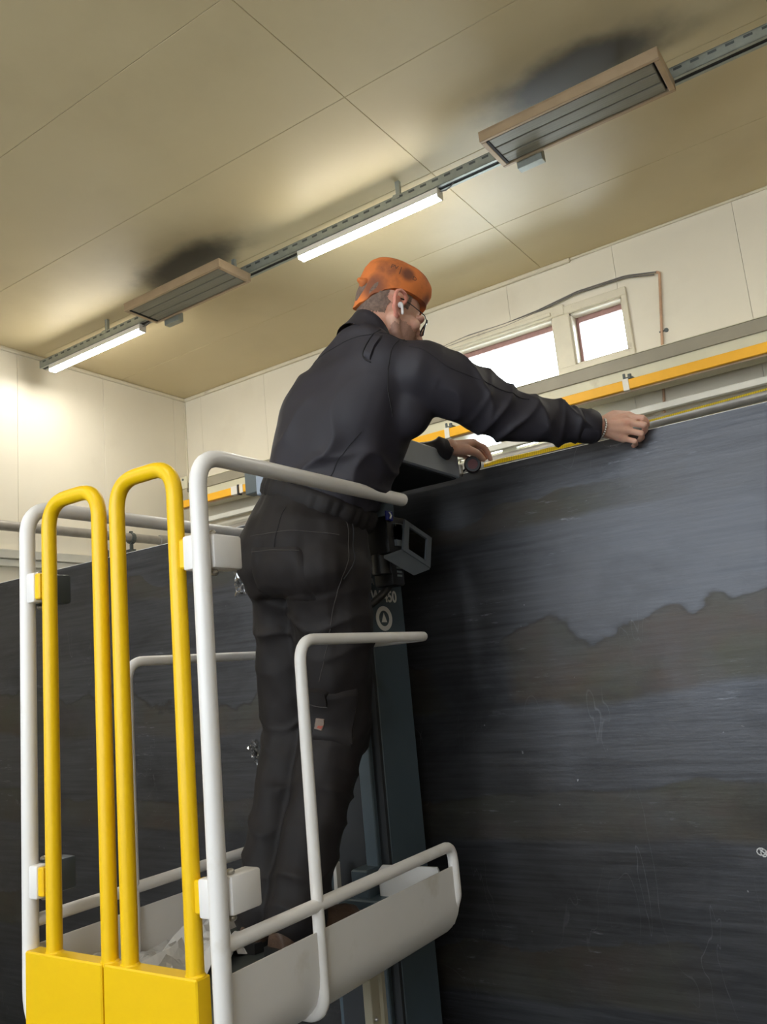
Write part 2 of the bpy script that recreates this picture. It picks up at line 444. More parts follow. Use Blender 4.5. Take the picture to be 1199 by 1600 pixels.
class MB:
    """Collects shapes given in world coordinates and links them as one mesh object."""
    def __init__(self):
        self.bm = bmesh.new()

    def box(self, lo, hi, bevel=0.0, seg=1):
        x0, y0, z0 = lo
        x1, y1, z1 = hi
        vs_ = [self.bm.verts.new(p) for p in ((x0, y0, z0), (x1, y0, z0), (x1, y1, z0), (x0, y1, z0), (x0, y0, z1), (x1, y0, z1), (x1, y1, z1), (x0, y1, z1))]
        fs = [self.bm.faces.new([vs_[i] for i in q]) for q in ((3, 2, 1, 0), (4, 5, 6, 7), (0, 1, 5, 4), (1, 2, 6, 5), (2, 3, 7, 6), (3, 0, 4, 7))]
        if bevel:
            es = list({e for f in fs for e in f.edges})
            bmesh.ops.bevel(self.bm, geom=es, offset=bevel, segments=seg, affect='EDGES', profile=0.5)
        return self

    def prism(self, poly, axis, a, b, bevel=0.0):
        """Extrude a polygon along an axis; poly holds the two other coordinates in order (x,y,z without the axis)."""
        def P(q, t):
            c = list(q)
            c.insert(axis, t)
            return c
        A = [self.bm.verts.new(P(q, a)) for q in poly]
        B = [self.bm.verts.new(P(q, b)) for q in poly]
        fs = [self.bm.faces.new(A[::-1]), self.bm.faces.new(B)]
        n = len(poly)
        for i in range(n):
            j = (i + 1) % n
            fs.append(self.bm.faces.new([A[i], A[j], B[j], B[i]]))
        if bevel:
            es = list({e for f in fs for e in f.edges})
            bmesh.ops.bevel(self.bm, geom=es, offset=bevel, segments=1, affect='EDGES')
        bmesh.ops.recalc_face_normals(self.bm, faces=self.bm.faces[:])
        return self

    def rings(self, rs, cap=True, closed=True):
        """Join rings of points into a skin."""
        vv = [[self.bm.verts.new(p) for p in r] for r in rs]
        n = len(rs[0])
        for a, b in zip(vv[:-1], vv[1:]):
            for i in range(n if closed else n - 1):
                j = (i + 1) % n
                self.bm.faces.new([a[i], a[j], b[j], b[i]])
        if cap:
            self.bm.faces.new(vv[0][::-1])
            self.bm.faces.new(vv[-1])
        return self

    def tube(self, pts, r, seg=12, cap=True, flat=None):
        """Round tube along points; r a number or one per point; parallel transported frame."""
        pts = [Vector(p) for p in pts]
        n = len(pts)
        rr = r if isinstance(r, (list, tuple)) else [r] * n
        T = []
        for i in range(n):
            t = (pts[min(i + 1, n - 1)] - pts[max(i - 1, 0)]).normalized()
            T.append(t)
        up = V(0, 0, 1) if abs(T[0].z) < 0.9 else V(1, 0, 0)
        x = T[0].cross(up).normalized()
        rs = []
        for i in range(n):
            x = (x - T[i] * x.dot(T[i])).normalized()
            y = T[i].cross(x)
            rs.append([pts[i] + (x * math.cos(2 * math.pi * k / seg) + y * math.sin(2 * math.pi * k / seg)) * rr[i] for k in range(seg)])
        return self.rings(rs, cap)

    def ball(self, c, rad, rot=None, u=14, v=10):
        """Ellipsoid; rad a number or three radii along the columns of rot."""
        c = Vector(c)
        rad = (rad,) * 3 if isinstance(rad, (int, float)) else rad
        rot = rot or Matrix.Identity(3)
        rs = []
        for i in range(1, v):
            th = math.pi * i / v
            rs.append([c + rot @ V(rad[0] * math.sin(th) * math.cos(2 * math.pi * k / u), rad[1] * math.sin(th) * math.sin(2 * math.pi * k / u), -rad[2] * math.cos(th)) for k in range(u)])
        vv = [[self.bm.verts.new(p) for p in r] for r in rs]
        a = self.bm.verts.new(c + rot @ V(0, 0, -rad[2]))
        b = self.bm.verts.new(c + rot @ V(0, 0, rad[2]))
        for p, q in zip(vv[:-1], vv[1:]):
            for i in range(u):
                j = (i + 1) % u
                self.bm.faces.new([p[i], p[j], q[j], q[i]])
        for i in range(u):
            j = (i + 1) % u
            self.bm.faces.new([a, vv[0][j], vv[0][i]])
            self.bm.faces.new([b, vv[-1][i], vv[-1][j]])
        return self

    def limb(self, pts, radii, seg=16):
        """Tapering limb with rounded ends."""
        self.tube(pts, radii, seg)
        self.ball(pts[0], radii[0], u=seg)
        self.ball(pts[-1], radii[-1], u=seg)
        return self

    def build(self, name, material, parent=None, smooth=False, origin=None, angle=40):
        me = bpy.data.meshes.new(name)
        o = bpy.data.objects.new(name, me)
        if parent is not None:
            org = ORG[parent.name]
        elif origin is not None:
            org = Vector(origin)
        else:
            cs = [v.co for v in self.bm.verts]
            org = V((min(c.x for c in cs) + max(c.x for c in cs)) / 2, (min(c.y for c in cs) + max(c.y for c in cs)) / 2, min(c.z for c in cs))
        bmesh.ops.translate(self.bm, verts=self.bm.verts[:], vec=-org)
        bmesh.ops.recalc_face_normals(self.bm, faces=self.bm.faces[:])
        self.bm.to_mesh(me)
        self.bm.free()
        me.materials.append(M[material])
        COL.objects.link(o)
        if parent is not None:
            o.parent = parent
        else:
            o.location = org
        ORG[o.name] = org.copy()
        if smooth:
            for p in me.polygons:
                p.use_smooth = True
            try:
                me.set_sharp_from_angle(angle=R(angle))
            except Exception:
                pass
        return o

def tag(o, label=None, cat=None, group=None, kind=None):
    for k, v in (('label', label), ('category', cat), ('group', group), ('kind', kind)):
        if v:
            o[k] = v
    return o

def empty(name, loc, label=None, cat=None, group=None, kind=None):
    o = bpy.data.objects.new(name, None)
    o.empty_display_size = 0.1
    COL.objects.link(o)
    o.location = loc
    ORG[o.name] = Vector(loc)
    return tag(o, label, cat, group, kind)

def copy_tree(o, delta, parent=None):
    c = o.copy()
    COL.objects.link(c)
    c.parent = parent
    if parent is None:
        c.location = Vector(o.location) + Vector(delta)
    ORG[c.name] = ORG[o.name] + Vector(delta)
    for ch in list(o.children):
        copy_tree(ch, delta, c)
    return c

def arc(c, u, v, r, a0, a1, n=7):
    """Points of an arc about c in the plane of u and v."""
    c, u, v = Vector(c), Vector(u), Vector(v)
    return [c + u * (r * math.cos(a0 + (a1 - a0) * i / n)) + v * (r * math.sin(a0 + (a1 - a0) * i / n)) for i in range(n + 1)]

def rounded(pts, r, n=7):
    """Polyline with its inner corners rounded."""
    pts = [Vector(p) for p in pts]
    rr = r if isinstance(r, (list, tuple)) else [r] * len(pts)
    out = [pts[0]]
    for i in range(1, len(pts) - 1):
        a = (pts[i - 1] - pts[i]).normalized()
        b = (pts[i + 1] - pts[i]).normalized()
        ang = a.angle(b)
        d = min(rr[i] / math.tan(ang / 2), (pts[i - 1] - pts[i]).length * 0.49, (pts[i + 1] - pts[i]).length * 0.49)
        p, q = pts[i] + a * d, pts[i] + b * d
        for k in range(n + 1):
            t = k / n
            # quadratic blend is close to the arc for these bends
            out.append(p.lerp(pts[i], t).lerp(pts[i].lerp(q, t), t))
    out.append(pts[-1])
    return out

def rect_minus(rect, holes):
    """Split an axis-aligned rectangle (a0,a1,b0,b1) into rectangles that leave the holes free."""
    A = sorted({rect[0], rect[1]} | {min(max(h[k], rect[0]), rect[1]) for h in holes for k in (0, 1)})
    B = sorted({rect[2], rect[3]} | {min(max(h[k], rect[2]), rect[3]) for h in holes for k in (2, 3)})
    out = []
    for a0, a1 in zip(A[:-1], A[1:]):
        run = None
        for b0, b1 in zip(B[:-1], B[1:]):
            ca, cb = (a0 + a1) / 2, (b0 + b1) / 2
            hit = any(h[0] < ca < h[1] and h[2] < cb < h[3] for h in holes)
            if hit:
                if run:
                    out.append(run)
                run = None
            else:
                run = (a0, a1, run[2], b1) if run else (a0, a1, b0, b1)
        if run:
            out.append(run)
    return out

# ------------------------------------------------------------------ the room
XL, XR, YF, YB, ZC = -6.58, 4.5, -3.0, 6.23, 4.8
G = 0.0012                                  # half the joint between two panels

tag(MB().box((XL - 0.2, YF - 0.2, -0.2), (XR + 0.2, YB + 0.2, 0)).build('floor', 'floor'), 'dark concrete workshop floor', None, None, 'structure')

ceil = tag(MB().box((XL - 0.2, YF - 0.2, ZC + 0.045), (XR + 0.2, YB + 0.2, ZC + 0.2)).build('ceiling', 'backing'), 'cream sandwich panel ceiling', None, None, 'structure')
xs = [XL, -2.27, 2.04, XR]
ys = [YB, 5.34, 4.42, 3.465, 2.54, 1.62, 0.70, -0.22, -1.14, -2.06, YF]
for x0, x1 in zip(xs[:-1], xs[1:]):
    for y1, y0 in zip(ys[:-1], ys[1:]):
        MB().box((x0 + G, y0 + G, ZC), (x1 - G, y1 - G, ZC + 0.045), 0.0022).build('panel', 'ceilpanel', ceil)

BIG = (-3.24, -2.24, 3.33, 4.34)            # the two window openings: x0, x1, z0, z1
SMALL = (-2.095, -1.66, 3.895, 4.335)
m = MB()
for a0, a1, b0, b1 in rect_minus((XL - 0.2, XR + 0.2, 0, ZC), [BIG, SMALL]):
    m.box((a0, YB + 0.045, b0), (a1, YB + 0.16, b1))
wb_ = tag(m.build('wall_back', 'backing'), 'cream panelled back wall with the windows', None, None, 'structure')
wx = [XL, -6.33, -5.405, -4.475, -3.545, -2.61, -1.68, -0.765, 0.16, 1.085, 2.01, 2.935, 3.86, XR]
for x0, x1 in zip(wx[:-1], wx[1:]):
    m = MB()
    for a0, a1, b0, b1 in rect_minus((x0 + G, x1 - G, 0, ZC), [BIG, SMALL]):
        m.box((a0, YB, b0), (a1, YB + 0.045, b1), 0.0)
    m.build('panel', 'panel', wb_)

wl = tag(MB().box((XL - 0.16, YF - 0.2, 0), (XL - 0.045, YB + 0.2, ZC)).build('wall_left', 'backing'), 'cream panelled left wall', None, None, 'structure')
wy = [YB, 6.06, 5.14, 4.205, 3.28, 2.355, 1.43, 0.505, -0.42, -1.345, -2.27, YF]
for y1, y0 in zip(wy[:-1], wy[1:]):
    MB().box((XL - 0.045, y0 + G, 0), (XL, y1 - G, ZC), 0.002).build('panel', 'panel', wl)

# the unseen side of the hall, with a window strip added for fill daylight
RW = (-5.6, 1.6, 1.2, 3.6)
m = MB()
for a0, a1, b0, b1 in rect_minus((XL - 0.2, XR + 0.2, 0, ZC), [RW]):
    m.box((a0, YF - 0.15, b0), (a1, YF, b1))
tag(m.build('wall_front', 'panel'), 'cream wall behind the camera', None, None, 'structure')
tag(MB().box((XR, YF - 0.2, 0), (XR + 0.15, YB + 0.2, ZC)).build('wall_right', 'panel'), 'cream right wall', None, None, 'structure')

# trims along the ceiling and in the corner
tag(MB().box((XL, YB - 0.035, ZC - 0.035), (-2.02, YB, ZC), 0.008).build('trim_1', 'trim'), 'cream cove strip between back wall and ceiling', None, None, 'structure')
tag(MB().box((-2.02, YB - 0.02, ZC - 0.02), (XR, YB, ZC), 0.006).build('trim_2', 'trim'), 'thin cream strip between back wall and ceiling', None, None, 'structure')
tag(MB().box((XL, YF, ZC - 0.035), (XL + 0.035, YB, ZC), 0.008).build('trim_3', 'trim'), 'cream cove strip between left wall and ceiling', None, None, 'structure')
tag(MB().box((XL, YB - 0.012, 0), (XL + 0.012, YB, ZC)).build('trim_4', 'trim'), 'cream strip in the wall corner', None, None, 'structure')

def window(name, rect, label, casing):
    x0, x1, z0, z1 = rect
    root = empty(name, ((x0 + x1) / 2, YB, z0), label, None, None, 'structure')
    t = 0.022
    m = MB()                                # pale lining of the reveal
    m.box((x0, YB - 0.002, z0), (x0 + 0.014, YB + 0.15, z1)).box((x1 - 0.014, YB - 0.002, z0), (x1, YB + 0.15, z1))
    m.box((x0, YB - 0.002, z1 - 0.014), (x1, YB + 0.15, z1)).box((x0, YB - 0.002, z0), (x1, YB + 0.15, z0 + 0.014))
    m.build('reveal', 'frame', root)
    m = MB()                                # dark red-brown sash
    a0, a1, b0, b1 = x0 + 0.014, x1 - 0.014, z0 + 0.014, z1 - 0.014
    m.box((a0, YB + 0.09, b0), (a0 + t, YB + 0.13, b1), 0.003).box((a1 - t, YB + 0.09, b0), (a1, YB + 0.13, b1), 0.003)
    m.box((a0 + t, YB + 0.09, b1 - 0.045), (a1 - t, YB + 0.13, b1), 0.003).box((a0 + t, YB + 0.09, b0), (a1 - t, YB + 0.13, b0 + t), 0.003)
    m.build('sash', 'sash', root)
    MB().box((a0 + t, YB + 0.108, b0 + t), (a1 - t, YB + 0.112, b1 - 0.045)).build('pane', 'glass', root)
    for lo, hi in casing:
        MB().box(lo, hi, 0.006).build('casing', 'frame', root)
    return root

w1 = window('window_1', BIG, 'wide bright window behind the reaching arm', [
    ((-3.36, YB - 0.025, 3.25), (-3.24, YB, 4.36)), ((-3.36, YB - 0.03, 4.34), (-2.13, YB, 4.43)), ((-3.36, YB - 0.03, 3.25), (-2.13, YB, 3.33))])
MB().box((-3.24, YB - 0.05, 4.355), (-2.24, YB - 0.03, 4.385), 0.004).build('head_strip', 'frame', w1)
w2 = window('window_2', SMALL, 'small square window beside the wide window', [
    ((-2.24, YB - 0.025, 3.84), (-2.095, YB, 4.34)), ((-1.66, YB - 0.027, 3.84), (-1.617, YB, 4.40)),
    ((-2.13, YB - 0.03, 4.335), (-1.615, YB, 4.405)), ((-2.24, YB - 0.03, 3.835), (-1.615, YB - 0.002, 3.895))])
RO = empty('fill_window', (-2.5, YF, RW[2]), 'added window strip behind the camera for fill daylight', None, None, 'structure')
MB().box((RW[0], YF - 0.075, RW[2]), (RW[1], YF - 0.07, RW[3])).build('pane', 'fillglass', RO)  # pane of the added fill window
for k in range(7):
    x = RW[0] + (RW[1] - RW[0] - 0.05) * k / 6
    MB().box((x, YF - 0.11, RW[2]), (x + 0.05, YF - 0.04, RW[3])).build('fill_window_mullion', 'frame', RO)

# ------------------------------------------------------------------ ceiling rail, lamps, heaters
RY = 4.352
def rail(y, x0, x1, label):
    root = empty('strut_rail', ((x0 + x1) / 2, y, 4.615), label, 'rail', 'ceiling strut rails')
    m = MB()
    m.box((x0, y - 0.036, 4.615), (x0 + (x1 - x0), y - 0.030, 4.68)).box((x0, y + 0.030, 4.615), (x1, y + 0.036, 4.68)).box((x0, y - 0.036, 4.677), (x1, y + 0.036, 4.683))
    m.box((x0, y - 0.036, 4.613), (x1, y - 0.016, 4.618)).box((x0, y + 0.016, 4.613), (x1, y + 0.036, 4.618))
    m.build('channel', 'galv', root)
    m = MB()
    m.box((x0, y - 0.016, 4.617), (x1, y + 0.016, 4.621))
    m.build('open_slot', 'black', root)
    m = MB()                                # punched holes along the camera-side flank
    x = x0 + 0.05
    while x < x1 - 0.05:
        m.box((x, y - 0.0372, 4.657), (x + 0.045, y - 0.0355, 4.671))
        x += 0.09
    tag(m.build('punched_holes', 'galvdark', root), None, None, None, 'stuff')
    x = x0 + 0.9
    while x < x1:
        h = MB().box((x, y - 0.012, 4.683), (x + 0.03, y + 0.012, 4.8)).box((x - 0.01, y - 0.04, 4.660), (x + 0.04, y - 0.0365, 4.690))
        h.build('hanger', 'galv', root)
        x += 1.5
    return root
rail(RY, XL + 0.17, XR, 'galvanised strut rail along the ceiling carrying the lamps and heaters')

def led(x0, x1, y, label):
    root = empty('led_batten', ((x0 + x1) / 2, y, 4.55), label, 'lamp', 'led batten lamps')
    m = MB()
    m.prism([(y - 0.031, 4.612), (y - 0.034, 4.568), (y + 0.034, 4.568), (y + 0.031, 4.612)], 0, x0, x1)
    m.build('housing', 'lampbody', root)
    m = MB()
    m.prism([(y - 0.034, 4.568), (y - 0.032, 4.556), (y - 0.026, 4.549), (y + 0.026, 4.549), (y + 0.032, 4.556), (y + 0.034, 4.568)], 0, x0 + 0.006, x1 - 0.006)
    m.build('diffuser', 'led', root)
    for a, b in ((x0 - 0.006, x0 + 0.006), (x1 - 0.006, x1 + 0.006)):
        MB().box((a, y - 0.037, 4.547), (b, y + 0.037, 4.612), 0.004).build('end_cap', 'lampbody', root)
    MB().tube(rounded([(x1, y, 4.595), (x1 + 0.05, y, 4.587), (x1 + 0.09, y, 4.6), (x1 + 0.11, y, 4.625)], 0.02), 0.004, 8).build('cable', 'cable', root, True)
    return root
led(-6.27, -5.05, RY, 'led batten lamp at the end of the rail by the left wall')
led(-3.35, -2.195, RY, 'led batten lamp between the two heaters above the cap')
led(0.15, 1.35, RY, 'led batten lamp farther right on the rail')

def heater(x0, x1, label):
    y0, y1, zb = 3.995, 4.325, 4.545
    root = empty('radiant_heater', ((x0 + x1) / 2, (y0 + y1) / 2, zb), label, 'heater', 'ceiling radiant heaters')
    m = MB()
    m.box((x0, y0, zb - 0.006), (x1, y0 + 0.022, zb + 0.055), 0.003).box((x0, y1 - 0.022, zb - 0.006), (x1, y1, zb + 0.055), 0.003)
    m.box((x0, y0 + 0.022, zb - 0.006), (x0 + 0.03, y1 - 0.022, zb + 0.055), 0.003).box((x1 - 0.03, y0 + 0.022, zb - 0.006), (x1, y1 - 0.022, zb + 0.055), 0.003)
    m.box((x0, y0, zb + 0.05), (x1, y1, zb + 0.06))
    m.build('case', 'heatframe', root)
    MB().box((x0 + 0.03, y0 + 0.022, zb + 0.020), (x1 - 0.03, y1 - 0.022, zb + 0.024)).build('dark_back', 'black', root)
    n = 3
    w = (y1 - y0 - 0.052) / n
    for k in range(n):
        a = y0 + 0.026 + k * w
        s = MB()
        s.box((x0 + 0.044, a + 0.003, zb), (x1 - 0.044, a + w - 0.003, zb + 0.018), 0.004)
        s.build('slat', 'heatslat', root)
    MB().box((x0 + 0.03, y0 + 0.03, zb - 0.004), (x0 + 0.044, y1 - 0.03, zb + 0.018)).build('end_gap', 'black', root)
    MB().box((x0 + 0.08, y1 + 0.003, zb - 0.045), (x0 + 0.24, y1 + 0.06, zb + 0.03), 0.003).build('junction_box', 'galv', root)
    for x in (x0 + 0.2, x1 - 0.2):
        m = MB()
        m.box((x - 0.012, y0 + 0.06, zb + 0.061), (x + 0.012, RY + 0.034, zb + 0.067))
        m.build('bracket', 'galvdark', root)
    return root
heater(-1.725, -0.695, 'long flat radiant heater panel nearer the right edge')
heater(-4.84, -3.81, 'flat radiant heater panel over the lift gates, nearer the left wall')

# a second lamp rail behind the photographer, added to light plate and foreground
rail(-0.6, XL + 0.01, XR, 'added strut rail behind the photographer for the fill lamps')
led(-5.2, -4.0, -0.6, 'added fill led batten lamp behind the photographer, left')
led(-1.9, -0.7, -0.6, 'added fill led batten lamp behind the photographer, middle')
led(1.4, 2.6, -0.6, 'added fill led batten lamp behind the photographer, right')

# ------------------------------------------------------------------ crane beam and services on the back wall
beam = empty('crane_beam', (-1.0, 5.95, 3.48), 'cream painted steel crane beam across the windows', 'beam')
MB().box((-6.35, 5.985, 3.664), (4.4, 6.20, 3.762), 0.003).build('flange_shade', 'beamgrey', beam)  # grey-brown colour paints in the shade under the top flange
MB().box((-6.35, 5.98, 3.762), (4.4, 6.20, 3.768)).build('cap_strip', 'beam', beam)
MB().box((-6.35, 6.00, 3.50), (4.4, 6.03, 3.664)).build('web', 'beam', beam)
MB().box((-6.35, 5.98, 3.485), (4.4, 6.12, 3.50), 0.003).build('bottom_flange', 'beam', beam)
MB().box((-6.43, 5.96, 3.70), (-6.32, 5.98, 3.83), 0.002).build('stop_plate', 'beam', beam)
MB().tube([(-6.375, 5.955, 3.80), (-6.375, 5.962, 3.80)], 0.012, 10).build('stop_bolt', 'galvdark', beam)
for x in (-5.0, -2.79, 0.1, 2.6):
    m = MB().box((x, 6.13, 3.15), (x + 0.13, YB - 0.001, 3.485), 0.003).box((x, 6.09, 3.46), (x + 0.13, YB - 0.001, 3.485))
    m.build('wall_bracket', 'beam', beam)

bus = empty('conductor_rail', (-1.0, 5.77, 3.435), 'yellow conductor rail running in front of the crane beam', 'rail')
MB().prism([(5.755, 3.435), (5.790, 3.435), (5.790, 3.509), (5.755, 3.509)], 0, -6.2, 4.4, 0.004).build('bar', 'bus', bus)
MB().box((-6.2, 5.79, 3.425), (4.4, 5.80, 3.515)).build('back_strip', 'heatframe', bus)
for x in (-1.60, -3.08, -4.6, 0.3):
    MB().box((x - 0.022, 5.748, 3.428), (x + 0.022, 5.80, 3.516), 0.003).build('clamp', 'lampbody', bus)
    m = MB().box((x - 0.018, 5.77, 3.516), (x + 0.05, 6.0, 3.532)).tube([(x - 0.01, 5.775, 3.50), (x - 0.01, 5.775, 3.56)], 0.010, 8).tube([(x + 0.03, 5.775, 3.516), (x + 0.03, 5.775, 3.55)], 0.014, 8)
    m.build('hanger', 'galvdark', bus)
m = MB().box((-5.50, 5.75, 3.43), (-5.42, 5.80, 3.515), 0.003)
m.build('joint_cover', 'lampbody', bus)
MB().box((-5.415, 5.745, 3.42), (-5.395, 5.80, 3.52), 0.003).build('joint_ring', 'blackplastic', bus)
MB().box((-5.39, 5.75, 3.43), (-5.345, 5.80, 3.515), 0.003).build('joint_cover', 'lampbody', bus)
MB().box((-5.27, 5.70, 3.38), (-5.05, 5.82, 3.60), 0.01).build('feed_box', 'feed', bus)

def single(mb, name, material, label, cat, group=None, smooth=False):
    return tag(mb.build(name, material, None, smooth), label, cat, group)
single(MB().box((-6.45, 6.075, 3.325), (4.4, 6.128, 3.375), 0.004), 'cable_trunking', 'trunk', 'white cable trunking running below the yellow rail', 'trunking')
pl = rounded([(-6.4, YF + 0.05, 3.08), (-6.4, 5.2, 3.125), (-6.4, 6.0, 3.13), (-5.7, 6.0, 3.17), (-4.5, 6.0, 3.21), (4.4, 6.0, 3.25)], [0, 0, 0.22, 0, 0, 0])
pr = empty('wall_pipe', (-6.4, 3.0, 3.04), 'grey pipe along the left wall turning the corner onto the back wall', 'pipe')
MB().tube(pl, 0.043, 14).build('pipe_run', 'pipe', pr, True)
for y in (5.28, 2.6, 0.2):
    MB().tube([(-6.4, y - 0.02, 3.12), (-6.4, y + 0.02, 3.12)], 0.056, 14).box((-6.41, y - 0.015, 3.0), (-6.39, y + 0.015, 3.19)).box((-6.58, y - 0.03, 2.99), (-6.37, y + 0.03, 3.01)).build('pipe_clamp', 'galvdark', pr)
MB().tube([(-6.39, 5.62, 3.128), (-6.375, 5.76, 3.13)], 0.052, 14).build('coupling', 'pipe', pr, True)
MB().box((-6.56, 5.02, 2.93), (-6.50, 5.10, 3.01), 0.008).tube([(-6.53, 5.06, 3.01), (-6.53, 5.06, 3.05)], 0.02, 10).box((-6.58, 5.0, 3.04), (-6.48, 5.06, 3.055)).build('valve', 'galvdark', pr)
m = MB().box((-6.58, YF, 2.865), (-6.50, YB, 2.94), 0.004).box((-6.58, YF, 2.80), (-6.53, YB, 2.862), 0.004)
single(m, 'wall_ledge', 'trunk', 'white stepped trunking low on the left wall', 'trunking')
single(MB().box((-6.3, 5.93, 3.02), (4.4, 6.10, 3.06), 0.003).box((-6.3, 5.93, 3.06), (4.4, 5.94, 3.09)), 'cable_tray', 'galv', 'grey cable tray low on the back wall', 'tray')
for k, (dz, dx) in enumerate(((0.0, 0.0), (-0.014, -0.02))):
    p = [(-1.365 + dx, 6.20, 4.43 + dz), (-1.60, 6.205, 4.485 + dz), (-2.0, 6.205, 4.492 + dz), (-2.35, 6.205, 4.445 + dz), (-2.65, 6.205, 4.425 + dz * 1.6), (-3.0, 6.205, 4.43 + dz * 2), (-3.36, 6.205, 4.40 + dz), (-4.4, 6.205, 4.36 + dz)]
    single(MB().tube(rounded(p, 0.3, 5), 0.006, 8), 'wall_cable', 'cable', ('upper' if k == 0 else 'lower') + ' of two thin grey cables draped above the windows', 'cable', 'cables above the windows', True)
single(MB().tube(rounded([(-1.37, 6.21, 4.435), (-1.345, 6.21, 4.42), (-1.41, 6.21, 3.86), (-1.48, 6.21, 3.30)], 0.02), 0.010, 10), 'wall_conduit', 'copper', 'thin copper coloured conduit down the wall right of the windows', 'conduit', None, True)
single(MB().tube([(-1.367, YB - 0.012, 3.962), (-1.367, YB + 0.002, 3.962)], 0.016, 12).box((-1.42, YB - 0.006, 3.956), (-1.367, YB, 3.968)), 'wall_hook', 'galvdark', 'small dark stub on the back wall beside the conduit', 'hook')

# ------------------------------------------------------------------ the steel plate
PY, PT, PB = 2.42, 2.236, 0.12
plate = empty('steel_plate', (-1.9, PY, PB), 'huge dark steel plate standing on edge behind the lift', 'steel plate')
MB().box((-5.2, PY, PB), (1.4, PY + 0.012, PT - 0.0015)).build('sheet', 'plate', plate)
m = MB().prism([(PY + 0.0005, PT - 0.002), (PY + 0.0120, PT - 0.002), (PY + 0.0120, PT + 0.001), (PY + 0.0035, PT + 0.001)], 0, -5.2, 1.4)
m.build('cut_edge', 'edge', plate)
m = MB()
for a in range(2):
    c = V(-0.512 + a * 0.006, PY - 0.001, 1.062 - a * 0.003)
    m.tube([c + V(0.011 * (1 - .3 * a) * math.cos(t * .63), 0, 0.009 * math.sin(t * .63)) for t in range(11)], 0.0016, 5)
m.tube([(-0.515, PY - 0.001, 1.068), (-0.50, PY - 0.001, 1.055), (-0.488, PY - 0.001, 1.053)], 0.0018, 5)
m.build('chalk_mark', 'chalk', plate)
for x in (-4.6, -3.0, -1.2, 0.6):
    MB().box((x - 0.05, PY - 0.25, 0), (x + 0.05, PY + 0.3, PB), 0.005).build('foot_block', 'beam', plate)

# ------------------------------------------------------------------ the personnel lift
lift = empty('platform_lift', (-1.53, 1.65, 0), 'white one-man platform lift with yellow gates and grey mast', 'lift')
XN, XFAR, YG, YE = -1.235, -1.833, 1.195, 2.05
TR = 0.0185                                 # radius of the main tubes
ZT, ZM, ZLOW, ZTOE, ZFL = 2.088, 1.697, 1.128, 1.077, 0.95
xc = (XN + XFAR) / 2
# top guard rails: on each side one tube up the post and along the top, closed at its end
for x in (XFAR, XN):
    top = rounded([(xc + math.copysign(0.06, x - xc), YG, 0.90), (x, YG, 0.90), (x, YG, ZT), (x, YE - 0.060, ZT)], [0, 0.09, 0.075, 0], 9)
    end = V(x, YE - 0.060, ZT)
    m = MB().tube(top + [end + V(0, 0.004, 0), end + V(0, 0.009, 0), end + V(0, 0.012, 0)], [TR] * len(top) + [TR * 0.95, TR * 0.75, TR * 0.4], 16)
    m.build('guard_rail', 'white', lift, True, angle=60)
YV = 1.485
mid = rounded([(XFAR + 0.10, YV, 0.905), (XFAR, YV, 0.905), (XFAR, YV, ZM), (XFAR, YE, ZM), (XN, YE, ZM), (XN, YV, ZM), (XN, YV, 0.905), (XN - 0.10, YV, 0.905)],
              [0, 0.075, 0.055, 0.03, 0.03, 0.055, 0.075, 0], 9)
MB().tube(mid, 0.0135, 14).build('middle_rail', 'white', lift, True)
for x in (XN, XFAR):
    MB().tube(rounded([(x, YG, ZLOW), (x, YE + 0.022, ZLOW), (x, YE + 0.022, 1.0), (x - math.copysign(0.03, x - xc), YE + 0.022, 0.93)], [0, 0.04, 0.05, 0], 9), 0.0145, 14).build('low_rail', 'white', lift, True)
def toe(x, s):
    """Toe board with its foot rolled inwards; s = -1 on the near side (inside is towards -x)."""
    t = 0.003
    o = [(x, ZTOE), (x, 0.99)] + [(x + s * (0.105 - 0.105 * math.cos(a)), 0.99 - 0.105 * math.sin(a)) for a in [math.pi / 2 * k / 8 for k in range(1, 9)]] + [(x + s * 0.20, 0.885)]
    inn = [(p[0] + s * t, p[1] + (t if p[1] < 0.99 else 0)) for p in o][::-1]
    rs = [[V(p[0], y, p[1]) for p in o + inn] for y in (YG + 0.02, YE + 0.026)]
    return MB().rings(rs)
toe(XN + 0.004, -1).build('toe_board', 'white', lift, True, angle=30)
toe(XFAR - 0.004, 1).build('toe_board', 'white', lift, True, angle=30)
MB().box((XFAR + 0.16, YG - 0.01, 0.886), (XN - 0.16, YE + 0.02, 0.93)).box((XFAR + 0.035, YG - 0.01, 0.93), (XN - 0.035, YE + 0.02, ZFL), 0.002).build('deck', 'galvdark', lift)
# gates
def gate(xa, xb, p0, p1, label):
    g = MB().box((p0, YG - 0.022, 0.86), (p1, YG + 0.016, ZTOE - 0.003), 0.003)
    g = g.build('gate', 'yellow', lift)
    g['label'] = label
    h = rounded([(xa, YG, ZTOE - 0.01), (xa, YG, 2.080), (xb, YG, 2.080), (xb, YG, ZTOE - 0.01)], 0.068, 10)
    MB().tube(h, 0.0175, 16).build('hoop', 'yellow', g, True)
    for x in (xa, xb):
        MB().ball((x, YG, ZTOE - 0.003), (0.024, 0.0175, 0.006), u=14).build('weld', 'yellow', g, True)
gate(-1.745, -1.557, -1.822, -1.559, 'yellow half gate on the left')
gate(-1.494, -1.306, -1.553, -1.281, 'yellow half gate on the right')
